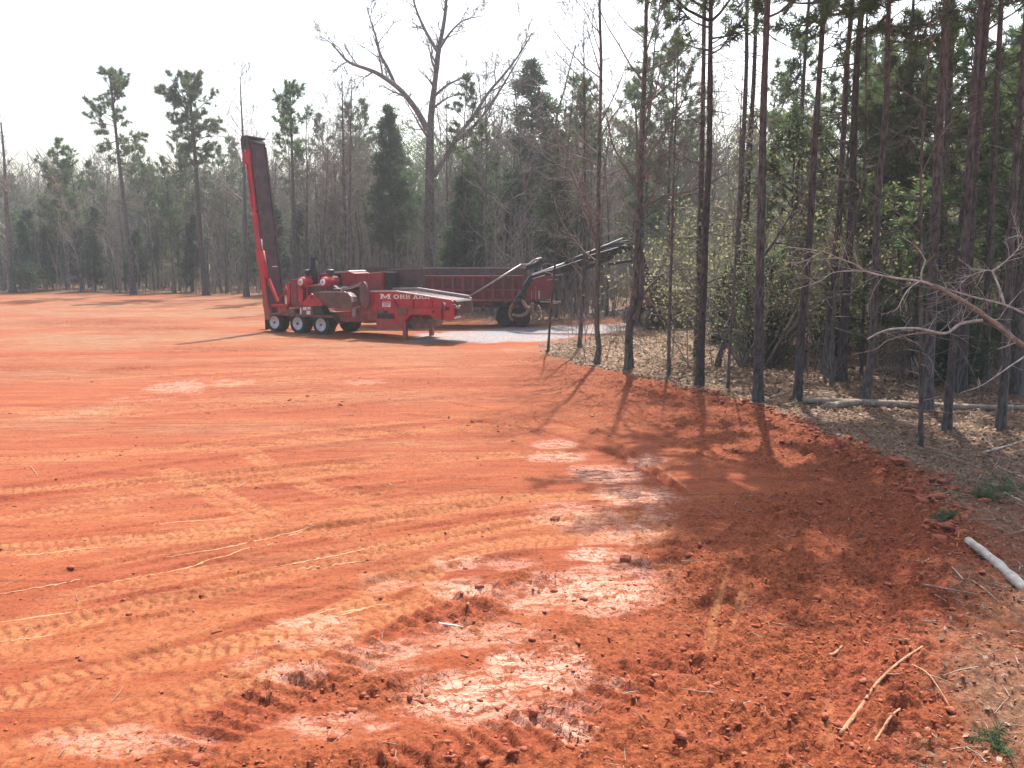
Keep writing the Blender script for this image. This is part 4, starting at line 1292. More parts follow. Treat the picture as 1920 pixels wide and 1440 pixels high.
def excavator():
    X0 = G(1243, 617)
    root = link("tracked_loader", None, None, (X0.x, X0.y, zat(X0.x, X0.y) - .02), math.radians(20))
    tag(root, "dark tracked log loader with its boom and grapple reaching left beside the gravel road", "log loader")
    F = Frame(root.location, 20)
    A = F.at

    def stadium(x0, x1, z0, r0, z1, r1, n=10):
        out = []
        for k in range(n + 1):
            a = math.radians(270 - 180 * k / n)
            out.append((x0 + r0 * math.cos(a), z0 + r0 * math.sin(a)))
        for k in range(n + 1):
            a = math.radians(90 - 180 * k / n)
            out.append((x1 + r1 * math.cos(a), z1 + r1 * math.sin(a)))
        return out
    for w in (-.15, 1.9):
        out = stadium(-.55, 2.1, .55, .53, .66, .55)
        tr = part("track", root, 'track', lambda bm: add_prism(bm, out, w, w + .55))
        # grouser shoes round the track
        P = [Vector((a, 0, b)) for a, b in out] + [Vector((out[0][0], 0, out[0][1]))]
        per = sum((P[i + 1] - P[i]).length for i in range(len(P) - 1))
        nshoe = 40

        def shoes(bm):
            for k in range(nshoe):
                s = per * k / nshoe
                for i in range(len(P) - 1):
                    L = (P[i + 1] - P[i]).length
                    if s <= L:
                        p = P[i].lerp(P[i + 1], s / max(L, 1e-6))
                        t = (P[i + 1] - P[i]).normalized()
                        nrm = Vector((-t.z, 0, t.x))
                        add_bar(bm, p + nrm * .0 + Vector((0, w - .02, 0)), p + Vector((0, w + .57, 0)), .085, .06)
                        break
                    s -= L
        part("track_shoe", tr, 'track', shoes)
        part("idler", tr, 'black', lambda bm: (add_lathe(bm, [(w - .05, .10), (w - .05, .36), (w - .012, .40)], 18, (-.55, 0, .55)), add_lathe(bm, [(w - .06, .1), (w - .06, .36), (w - .012, .40)], 18, (2.1, 0, .66))))
        part("idler_hub", tr, 'dead_wood', lambda bm: add_lathe(bm, [(w - .085, .10), (w - .066, .14)], 12, (-.55, 0, .55)))
    part("undercarriage", root, 'black', lambda bm: add_box(bm, -.2, 1.5, .42, 1.88, .35, .95))
    part("turntable", root, 'black', lambda bm: add_lathe(bm, [(.94, .65), (1.23, .65)], 20, (.6, 1.15, 0), 'z'))
    part("body", root, 'brown_guard', lambda bm: (add_prism(bm, [(-.7, 1.22), (2.2, 1.22), (2.25, 1.9), (1.9, 2.05), (-.7, 1.95)], .1, 2.2)))
    cab = part("cab", root, 'black', lambda bm: add_prism(bm, [(-.65, 1.96), (.45, 1.96), (.45, 2.85), (-.35, 2.85), (-.65, 2.45)], .1, 1.05))
    glass, nt, b = new_mat("dark_cab_glass")
    b.inputs["Base Color"].default_value = (0.03, 0.035, 0.04, 1)
    b.inputs["Roughness"].default_value = 0.08
    M['glass'] = glass
    part("window", cab, 'glass', lambda bm: add_prism(bm, [(-.5, 2.1), (.35, 2.1), (.35, 2.75), (-.3, 2.75), (-.5, 2.45)], .085, .098))
    # boom rising from the body, folded back over and down to the left

    def WL(px, py, Y):
        p = PY(px, py, Y) - root.location
        return Vector((p.dot(F.x), p.dot(F.y), p.z))
    part("boom", root, 'black', lambda bm: (add_bar(bm, (-.2, 1.3, 1.8), WL(1206, 500, 41.6), .3, .36), add_bar(bm, WL(1206, 500, 41.6), WL(1194, 462, 41.2), .28, .32)))
    st = part("stick", root, 'black', lambda bm: (add_bar(bm, WL(1182, 463, 41.0), WL(1092, 489, 40.8), .28, .34), add_bar(bm, WL(1096, 491, 40.8), WL(1036, 511, 40.6), .26, .32), add_bar(bm, WL(1040, 509, 40.6), WL(997, 520, 40.5), .26, .24)))
    part("stick_plate", st, 'black', lambda bm: (add_bar(bm, WL(1140, 496, 40.9), WL(1186, 488, 41.0), .1, .14), add_bar(bm, WL(1094, 504, 40.75), WL(1150, 482, 40.8), .2, .16)))
    part("edge_strip", st, 'steel', lambda bm: (add_bar(bm, WL(1034, 516, 40.3), WL(1056, 515, 40.3), .05, .05), add_bar(bm, WL(1026, 525, 40.3), WL(1046, 523, 40.3), .04, .04), add_bar(bm, WL(998, 523, 40.3), WL(1022, 516, 40.3), .06, .05)))
    tube_part("cylinder_rod", root, 'chrome', [WL(998, 515.5, 40.1), WL(1062, 492.5, 40.35)], .055)
    tube_part("hydraulic_cylinder", root, 'black', [WL(1060, 493, 40.35), WL(1082, 484, 40.45), WL(1170, 448, 40.8)], .10)
    for k in range(9):
        xa = 1098 + 10 * k
        part("lattice_bar", st, 'black', lambda bm: add_bar(bm, WL(xa, 486 - 3.4 * k + (0 if k % 2 else 8), 40.6), WL(xa + 10, 483 - 3.4 * k + (8 if k % 2 else 0), 40.6), .06, .06))
    for k in range(3):
        pts = [WL(1150 - 6 * k, 458 + 2 * k, 40.6), WL(1172, 452 + 5 * k, 40.6), WL(1192, 458 + 4 * k, 40.8), WL(1204, 472, 41)]
        tube_part("hydraulic_hose", root, 'black', [Vector(p) for p in smooth_pts(pts, 4)], .035, 6)
    dl = part("dangle_arm", root, 'black', lambda bm: (add_bar(bm, WL(998, 517, 40.4), WL(986, 535, 40.35), .22, .26), add_bar(bm, WL(986, 534, 40.35), WL(977, 556, 40.3), .18, .2), add_bar(bm, WL(979, 548, 40.3), WL(972, 561, 40.3), .26, .28)))
    gr = part("grapple", root, 'black', lambda bm: add_lathe(bm, [(0, .22), (.25, .22)], 14, tuple(WL(976, 566, 40.3)), 'z'))
    for ctl in ([(976, 559, 40.2), (983, 570, 40.15), (988, 577, 40.1), (994, 577, 40.1)], [(992, 572, 40.3), (996, 586, 40.25), (1003, 593, 40.2), (1008, 592, 40.2)], [(1007, 574, 40.6), (1012, 582, 40.6), (1010, 594, 40.5), (1004, 600, 40.4)],
                [(994, 577, 40.1), (986, 588, 40.1), (974, 592, 40.1), (960, 590, 40.1)], [(1000, 569, 40.2), (998, 575, 40.2), (1000, 600, 40.2), (998, 607, 40.2)], [(966, 566, 40.6), (958, 578, 40.7), (956, 592, 40.7), (962, 602, 40.7)]):
        tb = TB()
        pts = [Vector(p) for p in smooth_pts([WL(*c) for c in ctl], 4)]
        tb.tube(pts, [.11 - .05 * i / (len(pts) - 1) for i in range(len(pts))], 6, True)
        link("tine", tb.mesh("tine", [M['tan_steel']]), gr)
    part("crossbar", gr, 'black', lambda bm: add_bar(bm, WL(962, 566, 40.4), WL(1008, 572, 40.4), .2, .2))
    return root


grinder()
trailer()
excavator()
# ------------------------------------------------------------------ trees and plants
def gv(rng, s):
    return Vector((rng.gauss(0, s), rng.gauss(0, s), rng.gauss(0, s)))


def wander(rng, p, d, L, n, wob, lift):
    d = d.normalized()
    pts = [p.copy()]
    for _ in range(n):
        d = (d + gv(rng, wob) + Vector((0, 0, lift))).normalized()
        p = p + d * (L / n)
        pts.append(p.copy())
    return pts


def side_dir(rng, d, ang):
    o = d.orthogonal().normalized()
    a = rng.uniform(0, 6.283)
    q = d.cross(o)
    perp = o * math.cos(a) + q * math.sin(a)
    return (d * math.cos(ang) + perp * math.sin(ang)).normalized()


def along(pts, f):
    x = f * (len(pts) - 1)
    i = min(int(x), len(pts) - 2)
    return pts[i].lerp(pts[i + 1], x - i), (pts[i + 1] - pts[i]).normalized()


def grow(tb, rng, p, d, L, r, lev, last, rmin, counts=(0, 6, 5, 4), wob=0.16, lift=0.05, tips=None):
    n = 5 if lev <= 1 else (4 if lev == 2 else 2)
    pts = wander(rng, p, d, L, n, wob, lift)
    tb.tube(pts, [max(r * (1 - .75 * i / n), rmin * .6) for i in range(n + 1)], 5 if lev <= 1 else 3)
    if lev >= last:
        if tips is not None:
            tips.append((pts[-1], d))
        return
    c = counts[min(lev, 3)]
    for k in range(c):
        f = (k + rng.uniform(.3, 1.0)) / c * .78 + .2
        q, t = along(pts, min(f, 1))
        grow(tb, rng, q, side_dir(rng, t, math.radians(rng.uniform(24, 58))), L * rng.uniform(.34, .60) * (1.12 - .45 * f), max(r * .5 * (1.1 - .5 * f), rmin), lev + 1, last, rmin, counts, wob * 1.1, lift, tips)
    if tips is not None:
        tips.append((pts[-1], d))


def tufts(C, D, n, L, Wd, rng, bias=0.7, jit=0.04):
    """n pointed blades round every centre C, leaning along D"""
    C, D = np.asarray(C, float).reshape(-1, 3), np.asarray(D, float).reshape(-1, 3)
    m = len(C)
    u = rng.normal(size=(m, n, 3))
    u /= np.linalg.norm(u, axis=2, keepdims=True) + 1e-9
    d = u + D[:, None, :] * bias
    d /= np.linalg.norm(d, axis=2, keepdims=True) + 1e-9
    b = C[:, None, :] + rng.normal(size=(m, n, 3)) * jit
    s = np.cross(d, rng.normal(size=(m, n, 3)))
    s /= np.linalg.norm(s, axis=2, keepdims=True) + 1e-9
    l = L * rng.uniform(.6, 1.25, (m, n, 1))
    w = Wd * rng.uniform(.7, 1.3, (m, n, 1)) / 2
    return np.stack([b - s * w, b + s * w, b + d * l], 2).reshape(-1, 3, 3)


def leaves_at(C, n, size, rng, spread):
    """small leaf shaped diamonds, two triangles each"""
    C = np.asarray(C, float).reshape(-1, 3)
    m = len(C)
    c = (C[:, None, :] + rng.normal(size=(m, n, 3)) * spread).reshape(-1, 3)
    k = len(c)
    a = rng.normal(size=(k, 3))
    a /= np.linalg.norm(a, axis=1, keepdims=True)
    b = np.cross(a, rng.normal(size=(k, 3)))
    b /= np.linalg.norm(b, axis=1, keepdims=True)
    s = size * rng.uniform(.6, 1.4, (k, 1))
    a, b = a * s, b * s * .55
    return np.stack([np.stack([c - a, c - b, c + a], 1), np.stack([c - a, c + a, c + b], 1)], 1).reshape(-1, 3, 3)


def pine_crown(seed, z0, z1, R, dens=1.0, tl=.32, tw=.042, nb=14, axis=None, rmin=.012):
    """limbs and needle tufts of a pine between heights z0 and z1; axis(z) gives the trunk's centre"""
    rng, nr = random.Random(seed), np.random.default_rng(seed)
    axis = axis or (lambda z: Vector((0, 0, z)))
    tb = TB()
    C, D = [], []
    H = z1 - z0
    nbr = int(40 * dens)
    for i in range(nbr):
        f = (i + rng.random()) / nbr
        z = z0 + H * f ** .9
        prof = (math.sin(min(1, f * 1.25 + .22) * math.pi * .62) if f < .55 else 1 - .78 * ((f - .55) / .45) ** 1.4)
        L = R * max(.2, prof) * rng.uniform(.45, 1.15)
        a = rng.uniform(0, 6.283)
        el = math.radians(rng.uniform(-8, 22) + 42 * f ** 1.5)
        d = Vector((math.cos(a) * math.cos(el), math.sin(a) * math.cos(el), math.sin(el)))
        pts = wander(rng, axis(z), d, L, 5, .13, .07)
        r = .012 + .016 * L
        tb.tube(pts, [max(r * (1 - .75 * k / 5), rmin) for k in range(6)], 4)
        nsub = max(3, int(L * 3.4))
        for k in range(nsub):
            g = .30 + .7 * (k + rng.random()) / nsub
            q, t = along(pts, min(g, 1))
            sd = side_dir(rng, t, math.radians(rng.uniform(20, 62)))
            sl = rng.uniform(.25, .75) * (1.1 - .4 * g) * (.6 + .25 * L)
            sp = wander(rng, q, sd, sl, 2, .12, .10)
            tb.tube(sp, [rmin * .9, rmin * .8, rmin * .6], 3)
            for h in (.45, .75, 1.0):
                if rng.random() < .93:
                    c, tt = along(sp, h)
                    C.append(c[:])
                    D.append(tt[:])
        C.append(pts[-1][:])
        D.append(d[:])
    top = axis(z1)
    for k in range(5):
        C.append((top + gv(rng, .12))[:])
        D.append((0, 0, 1))
    tri = tufts(C, D, nb, tl, tw, nr)
    return tb, tri


def pine_proto(name, seed, H, c0, R, dens=1.0, lean=.03, tl=.36, tw=.052, nb=15):
    rng = random.Random(seed * 7 + 1)
    pts = wander(rng, Vector((0, 0, -.15)), Vector((rng.gauss(0, lean), rng.gauss(0, lean), 1)), H, 12, .018, .02)
    r0 = H * .0072 + .02

    def axis(z):
        return along(pts, max(0, min(1, (z + .15) / H)))[0]
    tb = TB()
    tb.tube(pts, [max(r0 * (1 - .86 * i / 12) * (1.22 if i == 0 else 1), .015) for i in range(13)], 7)
    for k in range(9):                                   # dead stubs below the crown
        z = H * rng.uniform(.22, c0 + .05)
        d = side_dir(rng, Vector((0, 0, 1)), math.radians(rng.uniform(65, 100)))
        sp = wander(rng, axis(z), d, rng.uniform(.3, 1.6), 3, .12, 0)
        tb.tube(sp, [.02, .016, .012, .008], 3)
    cb, tri = pine_crown(seed, H * c0, H - .2, R, dens, tl, tw, nb, axis)
    return (tb.mesh(name + "_trunk", [M['bark_pine']]), cb.mesh(name + "_crown", [M['bark_pine'], M['needle']], tri))


def bare_proto(name, seed, H, limbs=16, c0=.26, ang=(28, 60), rmin=.0135, counts=(0, 6, 5, 4), last=3, len_k=.30, r_k=.0085, bud=0):
    rng = random.Random(seed * 13 + 5)
    pts = wander(rng, Vector((0, 0, -.15)), Vector((rng.gauss(0, .04), rng.gauss(0, .04), 1)), H, 12, .035, .03)
    r0 = H * r_k + .015
    tb = TB()
    tb.tube(pts, [max(r0 * (1 - .9 * (i / 12) ** .9) * (1.25 if i == 0 else 1), rmin) for i in range(13)], 7)
    cb = TB()
    tips = [] if bud else None
    for k in range(limbs):
        f = c0 + (1 - c0) * (k + rng.random()) / limbs
        q, t = along(pts, f)
        L = H * len_k * (1.12 - .75 * f) * rng.uniform(.7, 1.3) + .3
        grow(cb, rng, q, side_dir(rng, t, math.radians(rng.uniform(*ang))), L, max(r0 * (1 - .85 * f) * .55, rmin), 1, last, rmin, counts, tips=tips)
    tri = None
    if bud:
        nr = np.random.default_rng(seed)
        tri = leaves_at([p[:] for p, d in tips], bud, .055, nr, .16)
    return (tb.mesh(name + "_trunk", [M['bark_grey']]), cb.mesh(name + "_crown", [M['twig'], M['bud_tan']], tri))


def cedar_proto(name, seed, H, R, c0=.12, n=2300, L=.34, Wd=.075, loose=.5):
    rng, nr = random.Random(seed * 3 + 2), np.random.default_rng(seed)
    pts = wander(rng, Vector((0, 0, -.15)), Vector((rng.gauss(0, .02), rng.gauss(0, .02), 1)), H, 8, .02, .02)
    tb = TB()
    tb.tube(pts, [max(H * .011 * (1 - .92 * i / 8), .012) for i in range(9)], 6)
    cb = TB()
    C, D = [], []
    nbr = 62
    for i in range(nbr):
        f = c0 + (1 - c0) * (i + rng.random()) / nbr
        a = rng.uniform(0, 6.283)
        prof = (1 - ((f - c0) / (1 - c0)) ** 1.25) ** .8 * (.55 + .45 * min(1, (f - c0) / .15)) + .06
        Lb = R * prof * rng.uniform(.55, 1.2)
        el = math.radians(rng.uniform(0, 40))
        d = Vector((math.cos(a) * math.cos(el), math.sin(a) * math.cos(el), math.sin(el)))
        bp = wander(rng, along(pts, f)[0], d, Lb, 4, .14, .03)
        cb.tube(bp, [.022, .018, .014, .010, .006], 3)
        m = max(4, int(n / nbr * (.35 + Lb / R)))
        for k in range(m):
            g = .18 + .82 * math.sqrt(rng.random())
            q, t = along(bp, min(g, 1))
            off = gv(rng, .10 + .13 * Lb)
            off.z *= .6
            C.append((q + off)[:])
            D.append((t * .8 + off * loose + Vector((0, 0, .25)))[:])
    tri = tufts(C, D, 6, L, Wd, nr, .75, .05)
    return (tb.mesh(name + "_trunk", [M['bark_grey']]), cb.mesh(name + "_crown", [M['bark_grey'], M['needle_dark']], tri))


def shrub_proto(name, seed, H, R, n_leaf, size, mat):
    rng, nr = random.Random(seed * 5 + 3), np.random.default_rng(seed)
    tb = TB()
    tips = []
    for k in range(7):
        a = rng.uniform(0, 6.283)
        d = Vector((math.cos(a) * .45 * R / H * 2, math.sin(a) * .45 * R / H * 2, 1))
        grow(tb, rng, Vector((rng.gauss(0, .08), rng.gauss(0, .08), -.05)), d, H * rng.uniform(.6, 1.0), .022, 1, 3, .006, (0, 6, 5, 3), .16, .0, tips)
    P = [p[:] for p, d in tips]
    tri = leaves_at(P, max(1, int(n_leaf / len(P))), size, nr, .15)
    return (tb.mesh(name + "_stems", [M['twig']]), leaf_mesh(name + "_foliage", tri, mat))


def leaf_mesh(name, tri, mat):
    V = tri.reshape(-1, 3)
    return mesh_np(name, V, [(np.arange(len(V)).reshape(-1, 3), 0)], [mat])


PINES = [pine_proto("tall_pine", 1, 21, .55, 3.0, .9), pine_proto("narrow_pine", 2, 18, .45, 2.3, 1.0), pine_proto("full_pine", 3, 15, .30, 2.8, 1.15), pine_proto("young_pine", 4, 8, .16, 1.9, 1.0, nb=12),
         pine_proto("thin_pine", 5, 20, .62, 2.3, .75), pine_proto("wide_pine", 6, 19, .42, 3.2, 1.2)]
BARES = [bare_proto("slim_hardwood", 1, 15), bare_proto("forked_hardwood", 2, 14, 16, .28, (25, 50)), bare_proto("broad_hardwood", 3, 13, 15, .25, (35, 68), len_k=.36), bare_proto("tall_hardwood", 4, 17, 17, .42, (22, 46), len_k=.24),
         bare_proto("budding_hardwood", 5, 14, 14, .30, (28, 58), bud=2), bare_proto("small_hardwood", 6, 9, 12, .22, (30, 62), rmin=.007, len_k=.34)]
CEDARS = [cedar_proto("cedar", 1, 9, 1.5), cedar_proto("broad_cedar", 2, 8, 1.8), cedar_proto("slim_cedar", 3, 12, 1.9, .28), cedar_proto("low_cedar", 4, 4.5, 1.3, .06, 1500)]
SHRUBS = [shrub_proto("leafy_shrub", 1, 3.2, 1.9, 4200, .026, M['leaf_yellow']), shrub_proto("thin_shrub", 2, 2.4, 1.5, 2200, .025, M['leaf_yellow']), shrub_proto("evergreen_shrub", 3, 2.6, 1.5, 2400, .07, M['needle_dark']), shrub_proto("dry_shrub", 4, 2.0, 1.2, 1500, .03, M['bud_tan'])]
SAPL = [bare_proto("sapling", 11, 6, 10, .25, (25, 60), .0045, (0, 5, 4, 3), 3, .34, .0045), bare_proto("thin_sapling", 12, 4.5, 8, .3, (25, 55), .004, (0, 4, 3, 3), 3, .34, .0045)]


def plant(name, proto, x, y, rot, sc, label, cat, group=None, parts=("trunk", "crown"), tilt=0.0, sxy=1.0):
    e = link(name, None, None, (x, y, zat(x, y) if y < 70 else 0.0), rot)
    e.rotation_euler = (tilt * math.sin(rot * 3), tilt * math.cos(rot * 5), rot)
    e.scale = (sc * sxy, sc * sxy, sc)
    tag(e, label, cat, group)
    for me, n in zip(proto, parts):
        link(n, me, e)
    return e


# --- trees that stand out, each traced on its own trunk
def resample(pts, n):
    L = [0]
    for a, b in zip(pts[:-1], pts[1:]):
        L.append(L[-1] + (b - a).length)
    out = []
    for i in range(n):
        s = L[-1] * i / (n - 1)
        k = 0
        while k < len(pts) - 2 and L[k + 1] < s:
            k += 1
        out.append(pts[k].lerp(pts[k + 1], (s - L[k]) / max(L[k + 1] - L[k], 1e-6)))
    return out


def stem_tree(name, label, cat, base, path, wpx, H, kind, seed, group=None, top_px=None, crown=None, stubs=14, limbs=0, limb_from=.3, last=3, Y=None, extra=None, bark=None, limb_k=.24):
    """base: foot in the photograph; path: points up the trunk; wpx: width of the foot in photograph pixels"""
    rng = random.Random(seed * 31 + 7)
    b = G(*base) if Y is None else PY(base[0], base[1], Y)
    Yb = b.y
    z0 = zat(b.x, b.y) if Yb < 70 else 0.0
    foot = Vector((b.x, b.y, z0 - .12))
    P = [foot] + [PY(px, py, Yb + rng.uniform(-.12, .12)) for px, py in path]
    if P[-1].z < H:
        d = (P[-1] - P[-2]).normalized()
        d = (d + Vector((0, 0, 1.2))).normalized()
        n = max(2, int((H - P[-1].z) / 2.5))
        st = (H - P[-1].z) / n / max(d.z, .3)
        for k in range(n):
            P.append(P[-1] + d * st + Vector((rng.gauss(0, .05), rng.gauss(0, .05), 0)))
    sm = [Vector(p) for p in smooth_pts([tuple(p) for p in P], 4)]
    if crown and Yb > 45:
        sm = sm[:max(4, int(len(sm) * .95))]
    pts = resample(sm, 26)
    s = Yb * CP + CAM_H * SP
    r0 = wpx * s / FPX / 2 * (.88 if Yb < 40 else 1)
    e = link(name, None, None, foot)
    tag(e, label, cat, group)
    loc = [p - foot for p in pts]
    rt = .18 if kind != 'pine' else .30
    rad = []
    for i in range(26):
        f = i / 25
        rad.append(max(r0 * (1 - (1 - rt) * f) * (1 + .45 * math.exp(-f * 40)) * rng.uniform(.95, 1.05), .008))
    rmin = max(.0065, .00028 * Yb)
    tb = TB()
    tb.tube(loc, rad, 10)
    tb.v = [(x + rng.gauss(0, .022) * r0, y + rng.gauss(0, .022) * r0, z) for x, y, z in tb.v]
    bk = M[bark] if bark else (M['bark_pine'] if kind == 'pine' else M['bark_grey'])
    link("trunk", tb.mesh("trunk", [bk]), e)
    cb = TB()
    tips = []
    ztop = loc[-1].z
    for k in range(int(stubs * 1.7)):
        f = rng.uniform(.12, .62) if kind == 'pine' else rng.uniform(.1, .4)
        q, t = along(loc, f)
        d = side_dir(rng, t, math.radians(rng.uniform(60, 102)))
        L = rng.uniform(.25, 2.2) if kind == 'pine' else rng.uniform(.3, 1.0)
        if rng.random() < .35:
            grow(cb, rng, q, d, L * 1.3, .018, 2, 3, .006, (0, 0, 4, 3), .16, .0)
        else:
            sp = wander(rng, q, d, L, 3, .16, -.02)
            cb.tube(sp, [.020, .016, .011, .006], 3)
    for k in range(limbs):
        f = limb_from + (1 - limb_from) * (k + rng.random()) / limbs
        q, t = along(loc, f)
        grow(cb, rng, q, side_dir(rng, t, math.radians(rng.uniform(28, 62))), (ztop * limb_k * (1.15 - .75 * f) * rng.uniform(.6, 1.3) + .25), max(r0 * (1 - .85 * f) * .45, .009), 1, last, rmin, (0, 6, 5, 4))
    if extra:
        extra(cb, rng, foot, Yb)
    tri = None
    if crown:
        c0, R, dens = crown
        cbb, tri = pine_crown(seed, ztop * c0, ztop - (.5 if Yb > 45 else 0), R, dens, *((.30, .036, 14) if Yb < 45 else (.40, .06, 15)), lambda z: along(loc, max(0, min(1, z / ztop)))[0])
        off = cb.n
        cb.v += cbb.v
        cb.q += [tuple(i + off for i in f) for f in cbb.q]
        cb.n += cbb.n
    if cb.n or tri is not None:
        link("crown" if (crown or limbs) else "branches", cb.mesh("crown", [M['twig'] if kind != 'pine' else M['bark_pine'], M['needle']], tri), e)
    return e


def limb_px(cb, rng, foot, pts, Y, r0, r1, sub=5, last=3, dy=0, L=1.2):
    P = [PY(px, py, Y + dy * i / max(len(pts) - 1, 1)) - foot for i, (px, py) in enumerate(pts)]
    sm = [Vector(p) for p in smooth_pts([tuple(p) for p in P], 4)]
    n = len(sm)
    cb.tube(sm, [r0 + (r1 - r0) * i / (n - 1) for i in range(n)], 6)
    for k in range(sub):
        f = .2 + .8 * (k + rng.random()) / sub
        q, t = along(sm, min(f, 1))
        grow(cb, rng, q, side_dir(rng, t, math.radians(rng.uniform(25, 65))), L * rng.uniform(.6, 1.3), max((r0 + (r1 - r0) * f) * .5, .010), 1, last, max(.007, .00030 * Y), (0, 8, 6, 4))


# the woods on the right, from the corner of the clearing towards the viewer
PC = (.58, 3.2, 1.25)
PB = (.68, 2.4, .5)
stem_tree("sapling_tree", "thin leaning grey sapling at the corner where clay meets gravel road", "tree", (1027, 660), [(1035, 557), (1047, 435), (1060, 330), (1068, 240)], 5.5, 11, 'hard', 101, stubs=3, limbs=7, limb_from=.35, last=2)
stem_tree("hardwood_tree", "slender grey tree with bare twigs, second trunk in from the gravel corner", "tree", (1086, 652), [(1092, 560), (1097, 420), (1096, 250), (1095, 137)], 9, 13, 'hard', 102, stubs=4, limbs=26, limb_from=.2)
stem_tree("hardwood_tree", "tall straight grey tree with a crooked foot beside the wood corner", "tree", (1117, 683), [(1123, 655), (1119, 610), (1121, 500), (1122, 380), (1125, 230), (1127, 110), (1124, 0)], 12, 17, 'hard', 103, stubs=5, limbs=30, limb_from=.2, limb_k=.2)


def fork4(cb, rng, foot, Y):
    limb_px(cb, rng, foot, [(1188, 600), (1199, 565), (1204, 520), (1202, 460), (1198, 420), (1196, 330), (1192, 200)], Y, .10, .03, 6, 3, .3)
    limb_px(cb, rng, foot, [(1200, 560), (1225, 530), (1250, 510), (1290, 504), (1330, 505)], Y, .055, .012, 6, 3, -.6, .7)


stem_tree("forked_tree", "dark forked hardwood bent at the foot with a long limb arching right", "tree", (1180, 692), [(1179, 640), (1180, 600), (1190, 572), (1194, 493), (1199, 400), (1204, 250), (1210, 100), (1212, 0)], 18, 16, 'hard', 104, stubs=4, limbs=26, limb_from=.3, extra=fork4)
stem_tree("hardwood_tree", "very thin dark trunk between the forked hardwood and the paired pines", "tree", (1254, 704), [(1255, 600), (1259, 480), (1263, 330), (1268, 200), (1272, 90)], 8, 12, 'hard', 105, stubs=5, limbs=16, limb_from=.3)
stem_tree("pine_tree", "straight pine at the clay edge, front one of a close pair", "pine tree", (1312, 724), [(1315, 630), (1319, 546), (1324, 408), (1330, 277), (1332, 83), (1333, 0)], 17, 16, 'pine', 106, crown=PC)
stem_tree("pine_tree", "dark pine close behind its twin, rear one of the pair at the clay edge", "pine tree", (1307, 668), [(1310, 520), (1314, 380), (1318, 194), (1321, 0)], 15, 18, 'pine', 107, crown=PB, stubs=22)
stem_tree("pine_tree", "thick bare pine trunk whose foot stands at the clay edge above the shaded soil", "pine tree", (1421, 758), [(1422, 660), (1423, 574), (1428, 380), (1431, 222), (1436, 83), (1439, 0)], 20, 16.5, 'pine', 108, crown=(.58, 3.4, 1.45), stubs=8)
stem_tree("pine_tree", "left one of two parallel pines seen just left of the thick bare trunk", "pine tree", (1376, 640), [(1382, 480), (1390, 333), (1399, 139), (1401, 0)], 14, 20, 'pine', 109, crown=PB, stubs=24)
stem_tree("pine_tree", "right one of two parallel pines seen just left of the thick bare trunk", "pine tree", (1392, 648), [(1398, 440), (1404, 305), (1414, 139), (1418, 0)], 14, 20, 'pine', 110, crown=PB, stubs=22)
stem_tree("sapling_tree", "thin straight sapling standing in front of the leaning dark trunk", "tree", (1365, 729), [(1369, 644), (1376, 540), (1382, 435), (1386, 340)], 7, 9, 'hard', 111, stubs=4, limbs=5, limb_from=.4, last=2)
stem_tree("leaning_tree", "dark trunk leaning right near the foot of the thick bare pine", "tree", (1344, 685), [(1353, 655), (1366, 630), (1378, 580), (1384, 480), (1388, 380)], 12, 11, 'hard', 112, stubs=6, limbs=6, limb_from=.5)


def fork11(cb, rng, foot, Y):
    limb_px(cb, rng, foot, [(1424, 490), (1450, 455), (1478, 410), (1500, 375), (1540, 345)], 21, .045, .012, 5, 3, .3, .8)


stem_tree("pine_tree", "slightly tilted pine at the end of the long fallen log", "pine tree", (1495, 750), [(1502, 640), (1507, 565), (1518, 440), (1528, 262), (1538, 117), (1545, 0)], 17, 16, 'pine', 113, crown=(.58, 3.2, 1.35), extra=fork11)
stem_tree("pine_tree", "thin tilted pine farther back, seen left of the pine at the fallen log", "pine tree", (1474, 640), [(1484, 500), (1492, 380), (1503, 204), (1515, 29), (1517, 0)], 13, 18, 'pine', 114, crown=PB, stubs=24)
stem_tree("pine_tree", "left trunk of the dark tilted pine pair behind the fallen log", "pine tree", (1547, 702), [(1556, 604), (1567, 480), (1577, 350), (1588, 117), (1598, 0)], 16, 18, 'pine', 115, crown=PC, stubs=14)
stem_tree("pine_tree", "right trunk of the dark tilted pine pair, thicker and closer to the road gap", "pine tree", (1577, 714), [(1583, 600), (1590, 500), (1597, 379), (1605, 146), (1617, 0)], 19, 18, 'pine', 116, crown=PC, stubs=14)
stem_tree("hardwood_tree", "slim dark stem rising beside the tilted pine pair", "tree", (1560, 722), [(1563, 600), (1570, 520), (1604, 420), (1622, 300), (1624, 146), (1626, 0)], 8, 13, 'hard', 117, stubs=6, limbs=6, limb_from=.5)
stem_tree("pine_tree", "leaning dark pine with a curved lower trunk, right of the tilted pine pair", "pine tree", (1623, 752), [(1630, 690), (1636, 640), (1641, 520), (1646, 379), (1661, 204), (1667, 0)], 16, 16, 'pine', 118, crown=(.56, 3.2, 1.2), stubs=16)
stem_tree("pine_tree", "thin pine half hidden by the needles above the road gap", "pine tree", (1682, 668), [(1686, 500), (1690, 379), (1703, 160), (1713, 0)], 11, 18, 'pine', 119, crown=PB, stubs=14)
stem_tree("sapling_tree", "slender pale trunk standing forward on the leaf litter under the bleached limb", "tree", (1727, 838), [(1727, 720), (1727, 600), (1728, 480), (1726, 360), (1730, 250)], 10, 8.5, 'hard', 120, stubs=8, limbs=5, limb_from=.5, last=2)
stem_tree("pine_tree", "broad dark pine right behind the slender pale trunk", "pine tree", (1738, 770), [(1745, 620), (1752, 440), (1760, 262), (1770, 100), (1774, 0)], 22, 17, 'pine', 121, crown=(.58, 3.2, 1.1), stubs=12)
